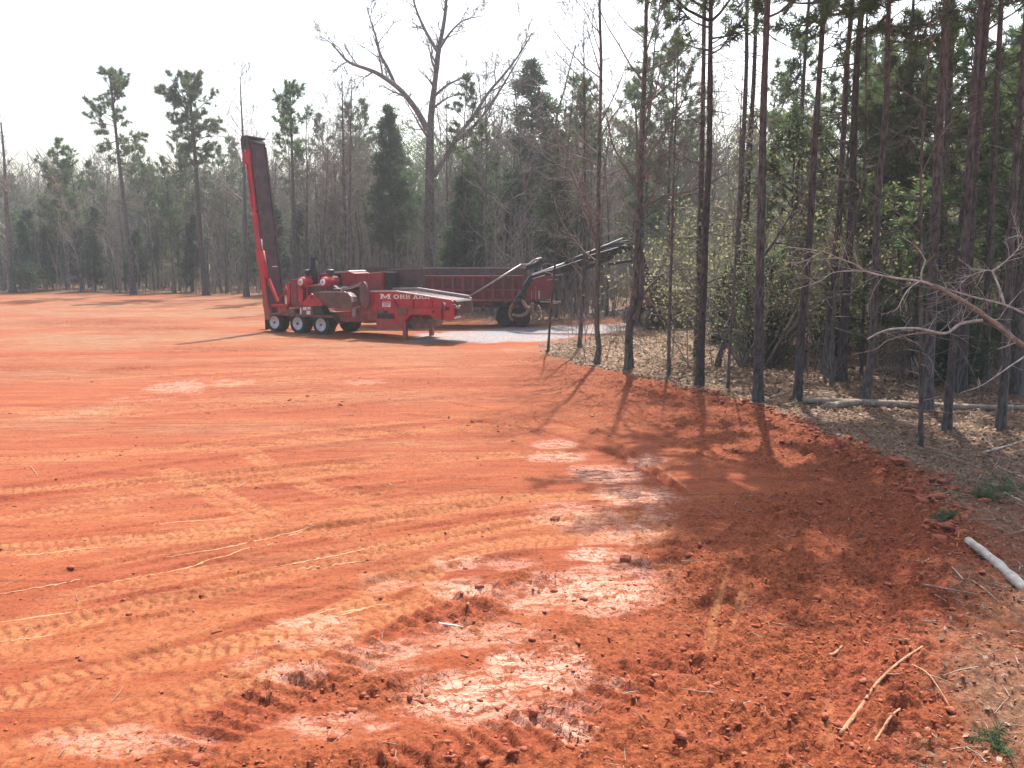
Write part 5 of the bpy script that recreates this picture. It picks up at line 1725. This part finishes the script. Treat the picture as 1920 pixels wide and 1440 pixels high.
stem_tree("pine_tree", "dark pine leaning off the right side of the broad dark pine", "pine tree", (1752, 700), [(1762, 520), (1772, 330), (1783, 102), (1786, 0)], 18, 18, 'pine', 122, crown=PB, stubs=12)
stem_tree("pine_tree", "tilted pine standing forward on the litter with a smaller stem at its foot", "pine tree", (1775, 808), [(1786, 662), (1797, 560), (1812, 440), (1820, 262), (1829, 146), (1840, 0)], 17, 15.5, 'pine', 123, crown=(.58, 3.0, 1.1), stubs=16)
stem_tree("pine_tree", "thick black pine trunk behind the tilted forward pine", "pine tree", (1800, 735), [(1812, 560), (1825, 330), (1840, 130), (1853, 0)], 22, 18, 'pine', 124, crown=PB, stubs=12)
stem_tree("pine_tree", "dark pine beneath the crook of the bleached limb at the photo's right edge", "pine tree", (1876, 803), [(1884, 690), (1890, 560), (1899, 380), (1912, 220), (1922, 60)], 17, 15.5, 'pine', 125, crown=(.58, 3.0, 1.1), stubs=12)
stem_tree("pine_tree", "dim pine trunk between the black pine and the one at the right edge", "pine tree", (1846, 712), [(1852, 560), (1858, 400), (1868, 200), (1878, 0)], 17, 17, 'pine', 126, crown=PB, stubs=12)
stem_tree("pine_tree", "dim tilted pine leaving the photo at its upper right corner", "pine tree", (1905, 740), [(1912, 560), (1922, 400), (1932, 200), (1940, 0)], 20, 17, 'pine', 127, crown=PB, stubs=12)
# farther along the edge of the clearing
stem_tree("dead_tree", "bare tree with whitened broken limbs at the photo's left edge", "tree", (24, 549), [(18, 470), (12, 380), (8, 300), (2, 230)], 13, 1, 'hard', 130, stubs=8, limbs=12, limb_from=.3, limb_k=.16, bark='bark_grey')
stem_tree("pine_tree", "tall leaning pine with a thin tufted crown against the sky", "pine tree", (250, 552), [(243, 470), (235, 400), (222, 290), (214, 215), (207, 150), (201, 112)], 11, 1, 'pine', 131, stubs=14, crown=(.56, 2.9, .95))
stem_tree("pine_tree", "tall pine with a rounded blue green crown against the sky", "pine tree", (387, 554), [(376, 450), (371, 370), (364, 270), (355, 170), (350, 104)], 12, 1, 'pine', 132, stubs=16, crown=(.58, 3.0, 1.5))
stem_tree("hardwood_tree", "bare spreading tree rising right behind the upright conveyor's tip", "tree", (462, 556), [(460, 450), (458, 330), (455, 250), (452, 190), (450, 145)], 10, 1, 'hard', 133, stubs=4, limbs=20, limb_from=.42, limb_k=.24)
stem_tree("pine_tree", "thin snag like pine with a sparse crown just right of the upright conveyor", "pine tree", (552, 560), [(551, 470), (549, 340), (546, 230), (542, 125)], 9, 1, 'pine', 134, stubs=14, crown=(.66, 1.9, .7))
stem_tree("hardwood_tree", "left one of two straight bare trees behind the grinder's engine", "tree", (648, 568), [(647, 450), (644, 300), (641, 140)], 9, 1, 'hard', 135, stubs=8, limbs=22, limb_from=.35, limb_k=.19)
stem_tree("hardwood_tree", "right one of two straight bare trees behind the grinder's engine", "tree", (652, 572), [(653, 460), (656, 330), (658, 220), (660, 150)], 9, 1, 'hard', 136, stubs=8, limbs=22, limb_from=.35, limb_k=.2)


def oak_limbs(cb, rng, foot, Y):
    limb_px(cb, rng, foot, [(802, 245), (780, 205), (750, 168), (715, 142), (690, 130), (655, 117), (636, 98), (622, 82)], Y, .26, .05, 9, 3, -2, 2.2)
    limb_px(cb, rng, foot, [(742, 162), (728, 130), (712, 100), (705, 70), (697, 45), (688, 15)], Y, .15, .04, 8, 3, -1, 1.7)
    limb_px(cb, rng, foot, [(812, 330), (832, 300), (858, 255), (885, 222), (915, 175), (945, 140), (975, 100), (998, 62)], Y, .24, .05, 11, 3, 1.5, 2.2)
    limb_px(cb, rng, foot, [(850, 268), (885, 240), (912, 208), (940, 165), (962, 128), (985, 90)], Y, .15, .03, 8, 3, -1.5, 1.8)
    limb_px(cb, rng, foot, [(868, 280), (895, 272), (918, 288), (942, 305), (965, 312)], Y, .11, .03, 7, 3, -1, 1.4)
    limb_px(cb, rng, foot, [(824, 92), (845, 60), (870, 38), (905, 30)], Y, .12, .03, 6, 3, 0, 1.6)
    limb_px(cb, rng, foot, [(822, 100), (800, 62), (785, 30), (775, 0), (768, -30)], Y, .15, .04, 7, 3, 0, 1.8)
    limb_px(cb, rng, foot, [(815, 180), (838, 160), (862, 148), (890, 135)], Y, .11, .03, 6, 3, 0, 1.5)
    limb_px(cb, rng, foot, [(806, 262), (790, 240), (776, 215), (760, 190)], Y, .12, .03, 6, 3, 1, 1.5)


stem_tree("oak_tree", "great bare oak with wide crooked limbs towering behind the machines", "oak tree", (806, 566), [(806, 500), (806, 400), (806, 300), (808, 220), (816, 150), (823, 90), (833, 40), (838, -20)], 25, 1, 'hard', 137, stubs=3, limbs=14, limb_from=.62, limb_k=.15, extra=oak_limbs)
stem_tree("crooked_tree", "leaning bare tree with a forked tip right of the big cedar", "tree", (1032, 566), [(1034, 450), (1036, 330), (1043, 225), (1058, 170), (1070, 120), (1080, 84)], 10, 1, 'hard', 138, stubs=3, limbs=7, limb_from=.6, limb_k=.1)
for args in (("tall dark cedar standing between the two bare trees and the great oak", 738, 566, 195, 1.0, 2), ("dark full crowned cedar above the ribbed trailer, right of the oak", 1003, 570, 112, 1.15, 2)):
    lab, px, py, pyt, wk, ci = args
    b = G(px, py)
    Ht = PY(px, pyt, b.y).z
    sc = Ht / 12.0
    plant("cedar_tree", CEDARS[ci], b.x, b.y, px * .1, sc, lab, "cedar tree", None, sxy=.95 * wk)

# --- the rest of the woods: copies of the grown trees
R_ = random.Random(77)
taken = []


def free(x, y, dmin):
    for a, b in taken:
        if (a - x) ** 2 + (b - y) ** 2 < dmin * dmin:
            return False
    taken.append((x, y))
    return True


def at_px(px, Y):
    return (px - 960) / FPX * (Y * CP + CAM_H * SP)


def edge_Y(px):
    xs = [-400, 0, 480, 640, 760, 860, 930, 1050, 1200, 1500, 1920, 2400]
    yv = [80, 79, 73, 67, 60, 52, 46, 46, 50, 52, 54, 56]
    return float(np.interp(px, xs, yv))


def sow(n, pxr, depth, choose, dmin=1.0):
    k = tries = 0
    while k < n and tries < n * 40:
        tries += 1
        px = R_.uniform(*pxr)
        Y = edge_Y(px) + 1.0 + depth * R_.random() ** 1.3
        x = at_px(px, Y)
        if free(x, Y, dmin):
            choose(x, Y, px)
            k += 1


LAND_L = ((24, "the whitened tree at the left edge"), (250, "the leaning thin crowned pine"), (387, "the round crowned tall pine"), (485, "the upright conveyor"), (600, "the grinder's exhaust stack"), (655, "the two straight bare trees"), (738, "the tall cedar left of the oak"),
          (806, "the great bare oak"), (900, "the middle of the ribbed trailer"), (1003, "the full cedar above the trailer"), (1060, "the trailer's tail"))
LAND_R = ((1122, "the crooked footed grey tree"), (1195, "the forked hardwood"), (1260, "the very thin dark trunk"), (1318, "the pine pair at the clay edge"), (1423, "the thick bare pine"), (1508, "the pine at the fallen log"), (1580, "the tilted pine pair"),
          (1640, "the curved leaning pine"), (1745, "the broad dark pine"), (1800, "the tilted forward pine"), (1890, "the pine at the right edge"))
PINE_D = ("tall high crowned pine", "narrow pine", "full crowned pine", "young bushy pine", "tall sparse pine", "wide spreading pine")
BARE_D = ("slim bare hardwood", "forked bare hardwood", "broad bare hardwood", "tall upright bare hardwood", "faintly budding hardwood", "small bare hardwood")
CEDAR_D = ("dark pointed cedar", "broad dark cedar", "slim tall cedar", "low dark cedar")


def where(px, back, marks, cuts):
    m = min(marks, key=lambda t: abs(t[0] - px))
    side = "behind" if abs(m[0] - px) < 16 else ("left of" if px < m[0] else "right of")
    dep = "close" if back < cuts[0] else ("farther" if back < cuts[1] else "deep")
    return {"close": "near the front, ", "farther": "some way back, ", "deep": "deep in, "}[dep] + side + " " + m[1]


used = set()


def wild(zone, px, x, y, weights, pines, bares, cedars, sizes, marks, cuts, back):
    """one tree of a stretch of woods: a copy of a grown tree with its own place in words"""
    rot = R_.uniform(0, 6.28)
    w = where(px, back, marks, cuts)
    for attempt in range(8):
        r = R_.random()
        if r < weights[0]:
            i = R_.choice(bares)
            d, cat, proto, nm, til = BARE_D[i], "tree", BARES[i], "bare_tree", .05
        elif r < weights[0] + weights[1]:
            i = R_.choice(pines)
            d, cat, proto, nm, til = PINE_D[i], "pine tree", PINES[i], "pine_tree", .03
        else:
            i = R_.choice(cedars)
            d, cat, proto, nm, til = CEDAR_D[i], "cedar tree", CEDARS[i], "cedar_tree", 0
        if d + w not in used:
            break
    used.add(d + w)
    k = 0 if cat == "tree" else (1 if cat == "pine tree" else 2)
    plant(nm, proto, x, y, rot, R_.uniform(*sizes[k]), d + " " + w, cat, cat + "s of " + zone, tilt=til)


def far_left(x, y, px):
    wild("the far left woods", px, x, y, (.58, .30), (2, 2, 3, 1), (0, 1, 2, 4, 5, 5), (0, 1), ((.75, 1.02), (.68, 1.0), (.7, 1.05)), LAND_L, (6, 16), y - edge_Y(px))


def behind(x, y, px):
    if abs(px - 812) < 34 and y < 72:
        return
    wild("the woods behind the machines", px, x, y, (.60, .24), (1, 2, 2, 3, 4), (0, 1, 2, 3, 3, 4), (0, 1, 2), ((.75, 1.06), (.62, .95), (.7, 1.05)), LAND_L, (6, 16), y - edge_Y(px))


def right_far(x, y, px):
    wild("the woods beyond the gravel road", px, x, y, (.50, .38), (0, 1, 2, 4, 5), (0, 1, 3, 4), (0, 1, 2), ((.75, 1.05), (.75, 1.0), (.8, 1.1)), LAND_R, (7, 18), y - edge_Y(px))


sow(118, (-120, 520), 30, far_left, 1.2)
sow(104, (500, 1100), 32, behind, 1.2)
sow(62, (1080, 2020), 38, right_far, 1.3)

# inside the right-hand woods, this side of the gravel road
kk = tries = 0
while kk < 36 and tries < 6000:
    tries += 1
    px = R_.uniform(1260, 2050) if kk < 24 else R_.uniform(1500, 2050)
    Y = R_.uniform(24, 46)
    base_py = 720 + FPX * math.tan(math.atan(4 / Y) - PITCH)
    x = at_px(px, Y)
    if base_py > 702 + (px - 1180) * .11 or (px < 1380 and Y < 44) or not free(x, Y, 1.4):
        continue
    r = R_.random()
    rot = R_.uniform(0, 6.28)
    w = where(px, Y - 24, LAND_R, (6, 14))
    if (w, int(r * 3)) in used:
        continue
    used.add((w, int(r * 3)))
    kk += 1
    if px > 1480 and r < .52 or r < .2:
        i = R_.choice((1, 3, 5, 4, 2))
        plant("pine_tree", PINES[i], x, Y, rot, R_.uniform(.62, .92), "low " + PINE_D[i] + " " + w, "pine tree", "pines of the right hand woods", tilt=.03)
    elif r < .62:
        i = 3
        plant("cedar_tree", CEDARS[i], x, Y, rot, R_.uniform(.55, .9), CEDAR_D[i] + " " + w, "cedar tree", "cedars of the right hand woods")
    else:
        plant("sapling_tree", SAPL[R_.choice((0, 0, 1))], x, Y, rot, R_.uniform(.9, 1.5), "thin bare sapling " + w, "sapling", "saplings of the right hand woods", tilt=.1)

for px, py, ci, sc, lab in ((1365, 640, 3, .75, "small dark cedar at the foot of the leaning trunk"), (1800, 720, 3, .6, "low cedar bush on the litter behind the tilted forward pine")):
    b = G(px, py)
    plant("cedar_tree", CEDARS[ci], b.x, b.y, px, sc, lab, "cedar tree")

for px, Y, i, sc, lab in ((1478, 33, 3, 1.15, "young green pine just left of the pine at the fallen log"), (1535, 34, 2, .80, "bushy pine seen between the fallen log pine and the tilted pair"), (1655, 31, 2, .74, "bright green pine filling the gap right of the curved leaning pine"),
                          (1700, 36, 5, .66, "spreading green pine above the road gap"), (1765, 30, 2, .78, "feathery green pine spreading behind the broad dark pine"), (1832, 33, 5, .64, "light green pine boughs between the tilted forward pine and the dim trunk"),
                          (1868, 27, 3, 1.2, "young green pine just left of the pine at the right edge"), (1915, 30, 2, .82, "bushy green pine at the photo's right edge")):
    plant("pine_tree", PINES[i], at_px(px, Y), Y, px * .7, sc, lab, "pine tree")

# shrubs in leaf
for px, py, si, sc, lab in ((1290, 592, 0, 1.6, "tall pale green shrub in young leaf behind the tracked loader"), (1372, 608, 1, 1.1, "thin yellow green shrub right of the tracked loader"), (1212, 596, 1, 2.0, "pale leaved shrub behind the loader's boom"),
                            (1400, 604, 0, 1.2, "leafy yellow green shrub left of the thick bare pine"), (1560, 606, 0, 1.35, "sunlit leafy shrub beyond the tilted pine pair"), (1640, 600, 1, 1.9, "yellow green shrub beside the road gap in the woods"), (1520, 610, 1, 1.5, "low leafy shrub left of the road gap"),
                            (325, 549, 0, 1.15, "bright green shrub at the foot of the far left woods"), (60, 549, 2, 1.3, "dull green bush at the foot of the far left woods"), (960, 580, 1, 2.0, "yellow green sapling shrub behind the trailer's tail"), (1890, 690, 2, 1.0, "evergreen bush near the right edge of the woods"),
                            (1440, 650, 3, 1.2, "dry leaved shrub right of the thick bare pine"), (1690, 700, 3, 1.0, "dry leaved shrub behind the slender pale trunk"), (1150, 640, 3, .5, "low dry shrub beside the bent foot of the forked hardwood")):
    b = G(px, py)
    plant("shrub", SHRUBS[si], b.x, b.y, px * .37, sc, lab, "shrub", None, ("stems", "foliage"))


for px in np.linspace(1380, 1915, 34):
    px = px + R_.uniform(-12, 12)
    Y = R_.uniform(27, 47) if px > 1340 else R_.uniform(40, 47)
    si = R_.choice((0, 1, 1, 3, 0))
    lab = ("pale green leafy shrub ", "thin yellow green shrub ", "", "dry leaved shrub ")[si] + where(px, Y - 29, LAND_R, (6, 12))
    if lab in used:
        continue
    used.add(lab)
    plant("shrub", SHRUBS[si], at_px(px, Y), Y, px * .77, R_.uniform(1.3, 2.6), lab, "shrub", "shrubs of the right hand woods", ("stems", "foliage"))

# brush that no one could count: thin stems filling the depth of the woods
def brush(name, label, n, pxr, dep, hr, seed, mat, twigs=7, lo=.0):
    rng = random.Random(seed)
    tb = TB()
    for i in range(n):
        px = rng.uniform(*pxr)
        Y = edge_Y(px) + lo + dep * rng.random()
        p = Vector((at_px(px, Y), Y, -.05))
        H = rng.uniform(*hr)
        d = Vector((rng.gauss(0, .07), rng.gauss(0, .07), 1))
        pts = wander(rng, p, d, H, 4, .05, 0)
        r = .016 + .0065 * H
        tb.tube(pts, [r, r * .8, r * .6, r * .45, r * .2], 3)
        for k in range(twigs):
            q, t = along(pts, rng.uniform(.25, 1))
            L = H * rng.uniform(.10, .26)
            sp = wander(rng, q, side_dir(rng, t, math.radians(rng.uniform(25, 60))), L, 2, .15, .08)
            tb.tube(sp, [r * .42, r * .35, r * .2], 3)
    o = link(name, tb.mesh(name, [M[mat]]))
    tag(o, label, "brush", None, 'stuff')


brush("undergrowth", "thin bare undergrowth stems filling the foot of the far woods", 2600, (-150, 1150), 36, (1.0, 6.5), 201, 'twig')
brush("undergrowth", "thin bare undergrowth stems beyond the gravel road on the right", 1400, (1080, 2050), 34, (.8, 5.5), 202, 'twig')
brush("distant_woods", "hazy mass of distant bare trees closing the view behind the woods", 2400, (-250, 2150), 60, (11, 17), 203, 'twig', 20, 30)


def near_brush():
    rng = random.Random(204)
    tb = TB()
    n = 0
    while n < 520:
        px, Y = rng.uniform(1060, 2000), rng.uniform(15, 44)
        base_py = 720 + FPX * math.tan(math.atan(4 / Y) - PITCH)
        if base_py > 690 + (px - 1180) * .125:
            continue
        n += 1
        x = at_px(px, Y)
        p = Vector((x, Y, zat(x, Y) - .03))
        H = rng.uniform(.25, 2.0) + (3.2 * rng.random() if rng.random() < .25 else 0)
        grow(tb, rng, p, Vector((rng.gauss(0, .25), rng.gauss(0, .25), 1)), H, .004 + .004 * H, 2, 3, .003, (0, 0, 5, 0), .10, .02)
    tag(link("undergrowth", tb.mesh("undergrowth", [M['twig']])), "spindly bare undergrowth among the pines on the right", "brush", None, 'stuff')


near_brush()


def distant_green():
    """needle masses of the pines that close the view"""
    nr = np.random.default_rng(206)
    C = []
    for k in range(1050):
        px = nr.uniform(-250, 2150)
        Y = edge_Y(px) + 24 + 45 * nr.random()
        h = nr.uniform(1.5, 13.5 if px < 700 else 15.5)
        c = np.array([at_px(px, Y), Y, h])
        m = int(nr.uniform(14, 34))
        C.append(c + nr.normal(size=(m, 3)) * np.array([1.1, 1.1, 1.3]))
    C = np.concatenate(C)
    tri = tufts(C, np.tile([0, 0, .6], (len(C), 1)), 9, .55, .10, nr, .5, .2)
    tag(link("distant_woods", leaf_mesh("distant_woods_needles", tri, M['needle'])), "hazy green needle masses of distant pines behind the woods", "brush", None, 'stuff')


distant_green()
# ------------------------------------------------------------------ logs, fallen limbs, sticks
def stick(name, label, cat, pts, r0, r1, mat, twigs=(), k=7, group=None, lift=None):
    """pts: points on the ground in the photograph, or world Vectors"""
    P = []
    for p in pts:
        if isinstance(p, Vector):
            P.append(p)
        else:
            g = G(p[0], p[1])
            P.append(Vector((g.x, g.y, gz_at(g.x, g.y) + r0 * .75 + (p[2] if len(p) > 2 else 0))))
    o = P[0].copy()
    sm = [Vector(p) - o for p in smooth_pts([tuple(p) for p in P], 5)]
    rng = random.Random(hash(label) % 1000 if False else len(label) * 17 + len(pts))
    n = len(sm)
    tb = TB()
    tb.tube(sm, [(r0 + (r1 - r0) * i / (n - 1)) * rng.uniform(.84, 1.16) for i in range(n)], k, True)
    e = link(name, tb.mesh(name, [M[mat]]), None, o)
    tag(e, label, cat, group)
    for f, ang, L, r in twigs:
        t2 = TB()
        q, t = along(sm, f)
        d = Vector((t.x * math.cos(ang) - t.y * math.sin(ang), t.x * math.sin(ang) + t.y * math.cos(ang), .12))
        w = wander(rng, q, d, L, 4, .12, -.01)
        t2.tube(w, [r, r * .9, r * .75, r * .55, r * .3], 5, True)
        link("twig", t2.mesh("twig", [M[mat]]), e)
    return e


stick("log", "pale barkless log lying on the clay at the right edge", "log", [(1812, 1042), (1860, 1073), (1925, 1112), (2010, 1165)], .052, .075, 'pale_wood', k=10)
stick("stick", "long forked clay stained stick at the lower right of the clay", "stick", [(1575, 1382), (1612, 1340), (1640, 1310), (1680, 1280), (1727, 1238)], .020, .009, 'clay_stick', [(.62, -1.6, .16, .010), (.05, 2.2, .12, .008), (.08, -2.6, .10, .008)])
stick("stick", "short crooked clay stained stick just right of the long forked one", "stick", [(1625, 1432), (1650, 1395), (1668, 1378), (1686, 1345)], .013, .010, 'clay_stick')
stick("stick", "straight thin stick slanting down from the end of the long forked stick", "stick", [(1708, 1276), (1740, 1303), (1784, 1352)], .008, .006, 'clay_stick')
stick("branch", "thin pale branch with green sprigs lying in the bottom right corner", "branch", [(1700, 1326), (1760, 1354), (1840, 1382), (1910, 1408)], .009, .005, 'dead_wood', [(.5, -.9, .4, .005), (.7, .8, .3, .005), (.3, -.8, .25, .004)])
stick("stick", "small pale stick lying flat below the clay crust on the left of the pressed streaks", "stick", [(1370, 1317), (1390, 1318), (1406, 1323)], .008, .007, 'pale_wood')
stick("root", "reddish root curling up beside the pale barkless log", "root", [(1792, 1052), (1794, 1030), (1799, 1012), (1806, 1003)], .008, .004, 'clay_stick')
stick("stick", "stub of buried wood poking from the clay below the dark hole", "stick", [(1553, 1245), (1566, 1230), (1578, 1218)], .018, .012, 'clay_stick')
stick("stick", "white chip of wood in the track marks at the middle bottom", "wood chip", [(822, 1166), (842, 1170), (868, 1173)], .020, .014, 'pale_wood')
stick("stick", "thin stick on the far clay in front of the upright conveyor's shadow", "stick", [(57, 872), (66, 884), (71, 893)], .010, .006, 'clay_stick')
stick("log", "long dark fallen log lying among the pines behind the clay edge", "log", [(1505, 757), (1600, 760), (1720, 766), (1860, 768), (1990, 772)], .10, .08, 'dead_wood', [(.15, .5, 1.2, .02), (.4, -.5, .9, .02)], 9)
stick("log", "weathered cut log with a pale end lying in front of the long dark log", "log", [(1553, 768), (1600, 762), (1640, 764)], .11, .08, 'dead_wood', (), 9)
stick("pole", "thin fallen pole slanting through the litter from the bent foot of the forked hardwood", "fallen pole", [(1186, 650, .25), (1215, 664, .1), (1250, 677)], .035, .02, 'dead_wood')
stick("log", "pale fallen trunk lying beyond the gravel road left of the loader", "log", [(1105, 590), (1150, 584), (1185, 578)], .10, .07, 'pale_wood')
stick("pole", "fallen pole lying along the clay edge at the wood corner", "fallen pole", [(1105, 686), (1140, 692), (1160, 697)], .03, .02, 'dead_wood')
stick("branch", "fallen branch behind the paired pines", "branch", [(1265, 712), (1320, 700), (1380, 697), (1440, 704)], .03, .015, 'dead_wood', [(.4, .6, .8, .012), (.7, -.6, .7, .012)])
stick("branch", "broken branch lying on the litter between the thick pine and the tilted pine", "branch", [(1430, 752), (1465, 738), (1520, 735), (1570, 742)], .025, .012, 'pale_wood', [(.35, .7, .8, .010), (.6, -.6, .9, .010), (.8, .5, .6, .008)])
stick("branch", "pale branch on the litter right of the slender pale trunk", "branch", [(1842, 852), (1870, 843), (1900, 836), (1935, 822)], .035, .02, 'pale_wood', [(.3, .8, .5, .012)])
stick("branch", "pale stick on the litter above the green bough", "branch", [(1858, 914), (1880, 926), (1915, 945)], .022, .012, 'pale_wood')
stick("branch", "thin whitish stick between the litter and the rough clay at the right", "branch", [(1870, 879), (1895, 893), (1930, 906)], .014, .008, 'pale_wood')
stick("pole", "bent pole lying along the road gap in the woods", "fallen pole", [(1600, 690), (1660, 688), (1725, 690)], .03, .02, 'dead_wood')

# bleached top of a fallen tree reaching in from the right
def fallen_top():
    rng = random.Random(91)
    Y = 15.0
    root = PY(2130, 815, 14.2)
    root.z = zat(root.x, root.y)
    e = link("fallen_tree", None, None, root)
    tag(e, "bleached dead top of a fallen tree reaching in from the right over the litter", "fallen tree")

    def P(px, py, dy=0.0):
        return PY(px, py, Y + dy) - root

    def run(parent, name, pts, r0, r1, mat, sub=0, L=.6, k=7):
        sm = [Vector(p) for p in smooth_pts([tuple(p) for p in pts], 5)]
        n = len(sm)
        tb = TB()
        tb.tube(sm, [(r0 + (r1 - r0) * i / (n - 1)) * rng.uniform(.92, 1.1) for i in range(n)], k, True)
        for i in range(sub):
            q, t = along(sm, .15 + .85 * (i + rng.random()) / sub)
            grow(tb, rng, q, side_dir(rng, t, math.radians(rng.uniform(25, 60))), L * rng.uniform(.5, 1.3), .007, 2, 3, .0035, (0, 0, 3, 2), .12, .0)
        return link(name, tb.mesh(name, [M[mat]]), parent)
    t = run(e, "trunk", [Vector((0, 0, -.1)), P(2010, 712, -.4), P(1920, 650, -.2), P(1841, 588), P(1789, 555, .1), P(1748, 534, .2)], .066, .034, 'dead_wood', 12, .8, 9)
    run(e, "limb", [P(1752, 536, .2), P(1725, 527, .2), P(1672, 520, .3), P(1625, 509, .3), P(1602, 495, .3), P(1570, 483, .2), P(1541, 471, .1), P(1478, 463, 0)], .026, .006, 'pale_wood', 14, .7)
    run(e, "limb", [P(1625, 509, .3), P(1590, 508, .3), P(1560, 512, .2), P(1535, 528, .1), P(1488, 543, 0)], .012, .004, 'pale_wood', 5, .5)
    run(e, "limb", [P(1541, 471, .1), P(1520, 484, .1), P(1490, 496, .1)], .010, .004, 'pale_wood', 3, .3)
    run(e, "limb", [P(1727, 528, .2), P(1728, 510, .2), P(1734, 492, .2), P(1733, 484, .2), P(1722, 468, .2), P(1705, 452, .2)], .020, .005, 'pale_wood', 4, .4)
    run(e, "limb", [P(1724, 527, .2), P(1706, 540, .1), P(1694, 556, 0), P(1684, 576, 0), P(1672, 587, 0)], .016, .005, 'pale_wood', 4, .35)
    run(e, "limb", [P(1626, 636, -.5), P(1648, 624, -.4), P(1672, 617, -.3), P(1722, 616, -.2), P(1772, 625, -.1), P(1801, 607, 0), P(1842, 600, 0)], .014, .030, 'pale_wood', 14, .55)
    run(e, "limb", [P(1598, 665, -.5), P(1640, 655, -.5), P(1668, 637, -.4), P(1720, 625, -.2), P(1772, 625, -.1)], .006, .016, 'dead_wood', 5, .5)
    run(e, "limb", [P(1930, 592, .2), P(1880, 570, .3), P(1830, 558, .3), P(1789, 546, .2), P(1755, 534, .2)], .022, .012, 'pale_wood', 6, .6)
    run(e, "limb", [P(1883, 570, .3), P(1872, 535, .4), P(1862, 510, .5), P(1868, 502, .5)], .026, .014, 'pale_wood', 3, .3)
    run(e, "limb", [P(1866, 506, .5), P(1885, 490, .5), P(1900, 476, .5), P(1914, 458, .5), P(1917, 445, .4), P(1908, 440, .4)], .014, .006, 'pale_wood', 11, .5)
    run(e, "limb", [P(1866, 508, .5), P(1845, 508, .6), P(1815, 520, .6), P(1790, 547, .5)], .010, .005, 'pale_wood', 14, .55)
    run(e, "limb", [P(1802, 736, -1.2), P(1838, 724, -1.1), P(1872, 702, -1.0), P(1910, 676, -.8), P(1960, 650, -.6), P(2010, 712, -.4)], .006, .02, 'pale_wood', 5, .4)
    run(e, "limb", [P(1838, 722, -1.1), P(1834, 708, -1.1)], .008, .005, 'pale_wood')
    run(e, "limb", [P(1841, 588), P(1868, 600, -.3), P(1885, 580, -.5), P(1915, 545, -.6)], .012, .006, 'pale_wood', 5, .4)
    run(e, "limb", [P(1870, 655, -.2), P(1890, 648, -.3), P(1905, 642, -.3)], .012, .007, 'pale_wood', 2, .2)


fallen_top()


def bough(label, px, py, n, spread, seed):
    rng, nr = random.Random(seed), np.random.default_rng(seed)
    b = G(px, py)
    e = link("pine_bough", None, None, (b.x, b.y, gz_at(b.x, b.y)))
    tag(e, label, "pine bough")
    tb = TB()
    C, D = [], []
    for k in range(n):
        a = rng.uniform(0, 6.28)
        sp = wander(rng, Vector((0, 0, .02)) + gv(rng, .02 + .05 * spread), Vector((math.cos(a), math.sin(a), rng.uniform(0.05, .5))), rng.uniform(.25, .6) * spread, 4, .12, -.04)
        tb.tube(sp, [.006, .005, .005, .004, .003], 4)
        for h in np.linspace(.2, 1, 6):
            c, t = along(sp, h)
            C.append(c[:])
            D.append(t[:])
    link("stems", tb.mesh("stems", [M['twig']]), e)
    tri = tufts(C, D, 12, .11, .010, nr, .8, .015)
    link("needles", leaf_mesh("needles", tri, M['needle']), e)


bough("cut green pine bough lying where the clay meets the litter on the right", 1845, 940, 16, .9, 61)
bough("smaller green pine bough nearest the right edge beside the long litter stick", 1905, 925, 12, .8, 62)
bough("green pine sprig lying in the bottom right corner", 1868, 1400, 8, .45, 63)
bough("tiny green sprig at the tip of the dark turned soil", 1775, 990, 5, .35, 64)


def stone(name, label, cat, px, py, r, mat, seed, flat=.7):
    rng = random.Random(seed)
    g = G(px, py)
    bm = bmesh.new()
    bmesh.ops.create_icosphere(bm, subdivisions=1 if cat == 'clod' else 2, radius=r)
    for v in bm.verts:
        v.co *= rng.uniform(.65, 1.3)
        v.co.z *= flat
    o = link(name, bm_mesh(name, bm, M[mat]), None, (g.x, g.y, gz_at(g.x, g.y) + r * flat * .35))
    tag(o, label, cat)


stone("clod", "large dark clod resting left of the shaded soil at the middle of the clay", "clod", 1171, 1050, .085, 'clod', 1)
stone("clod", "lone lumpy clod on the smooth clay at the right", "clod", 1663, 1100, .055, 'clod', 2)
stone("clod", "small dark clod at the end of the pale tyre mark", "clod", 1040, 969, .08, 'clod', 3)
stone("clod", "big dark clod at the tip of the turned soil below the litter", "clod", 1680, 885, .16, 'clod', 4)
stone("clod", "dark clod beside the pale barkless log", "clod", 1760, 1030, .09, 'clod', 5)
stone("clod", "reddish clod on top of the mound at the litter edge", "clod", 1508, 806, .12, 'clod', 6)
stone("stone", "small tan lump on the open clay left of the crusted patches", "stone", 731, 907, .05, 'clay_stick', 7)
stone("clod", "flat slab of broken clay crust at the bottom middle", "clod", 872, 1228, .06, 'clod', 8, .4)

# ------------------------------------------------------------------ haze over the place
hz, hn, hb = new_mat("haze_air")
hn.nodes.remove(hb)
pv = hn.nodes.new("ShaderNodeVolumePrincipled")
pv.inputs["Color"].default_value = (0.93, 0.95, 1.0, 1)
pv.inputs["Density"].default_value = 0.0008
pv.inputs["Anisotropy"].default_value = 0.35
hn.links.new(pv.outputs[0], hn.nodes["Material Output"].inputs["Volume"])
bm = bmesh.new()
add_box(bm, -170, 170, -12, 190, -1.2, 31)
haze = link("haze", bm_mesh("haze", bm, hz))
tag(haze, "pale sunlit air over the clearing and the woods", "haze", None, 'stuff')
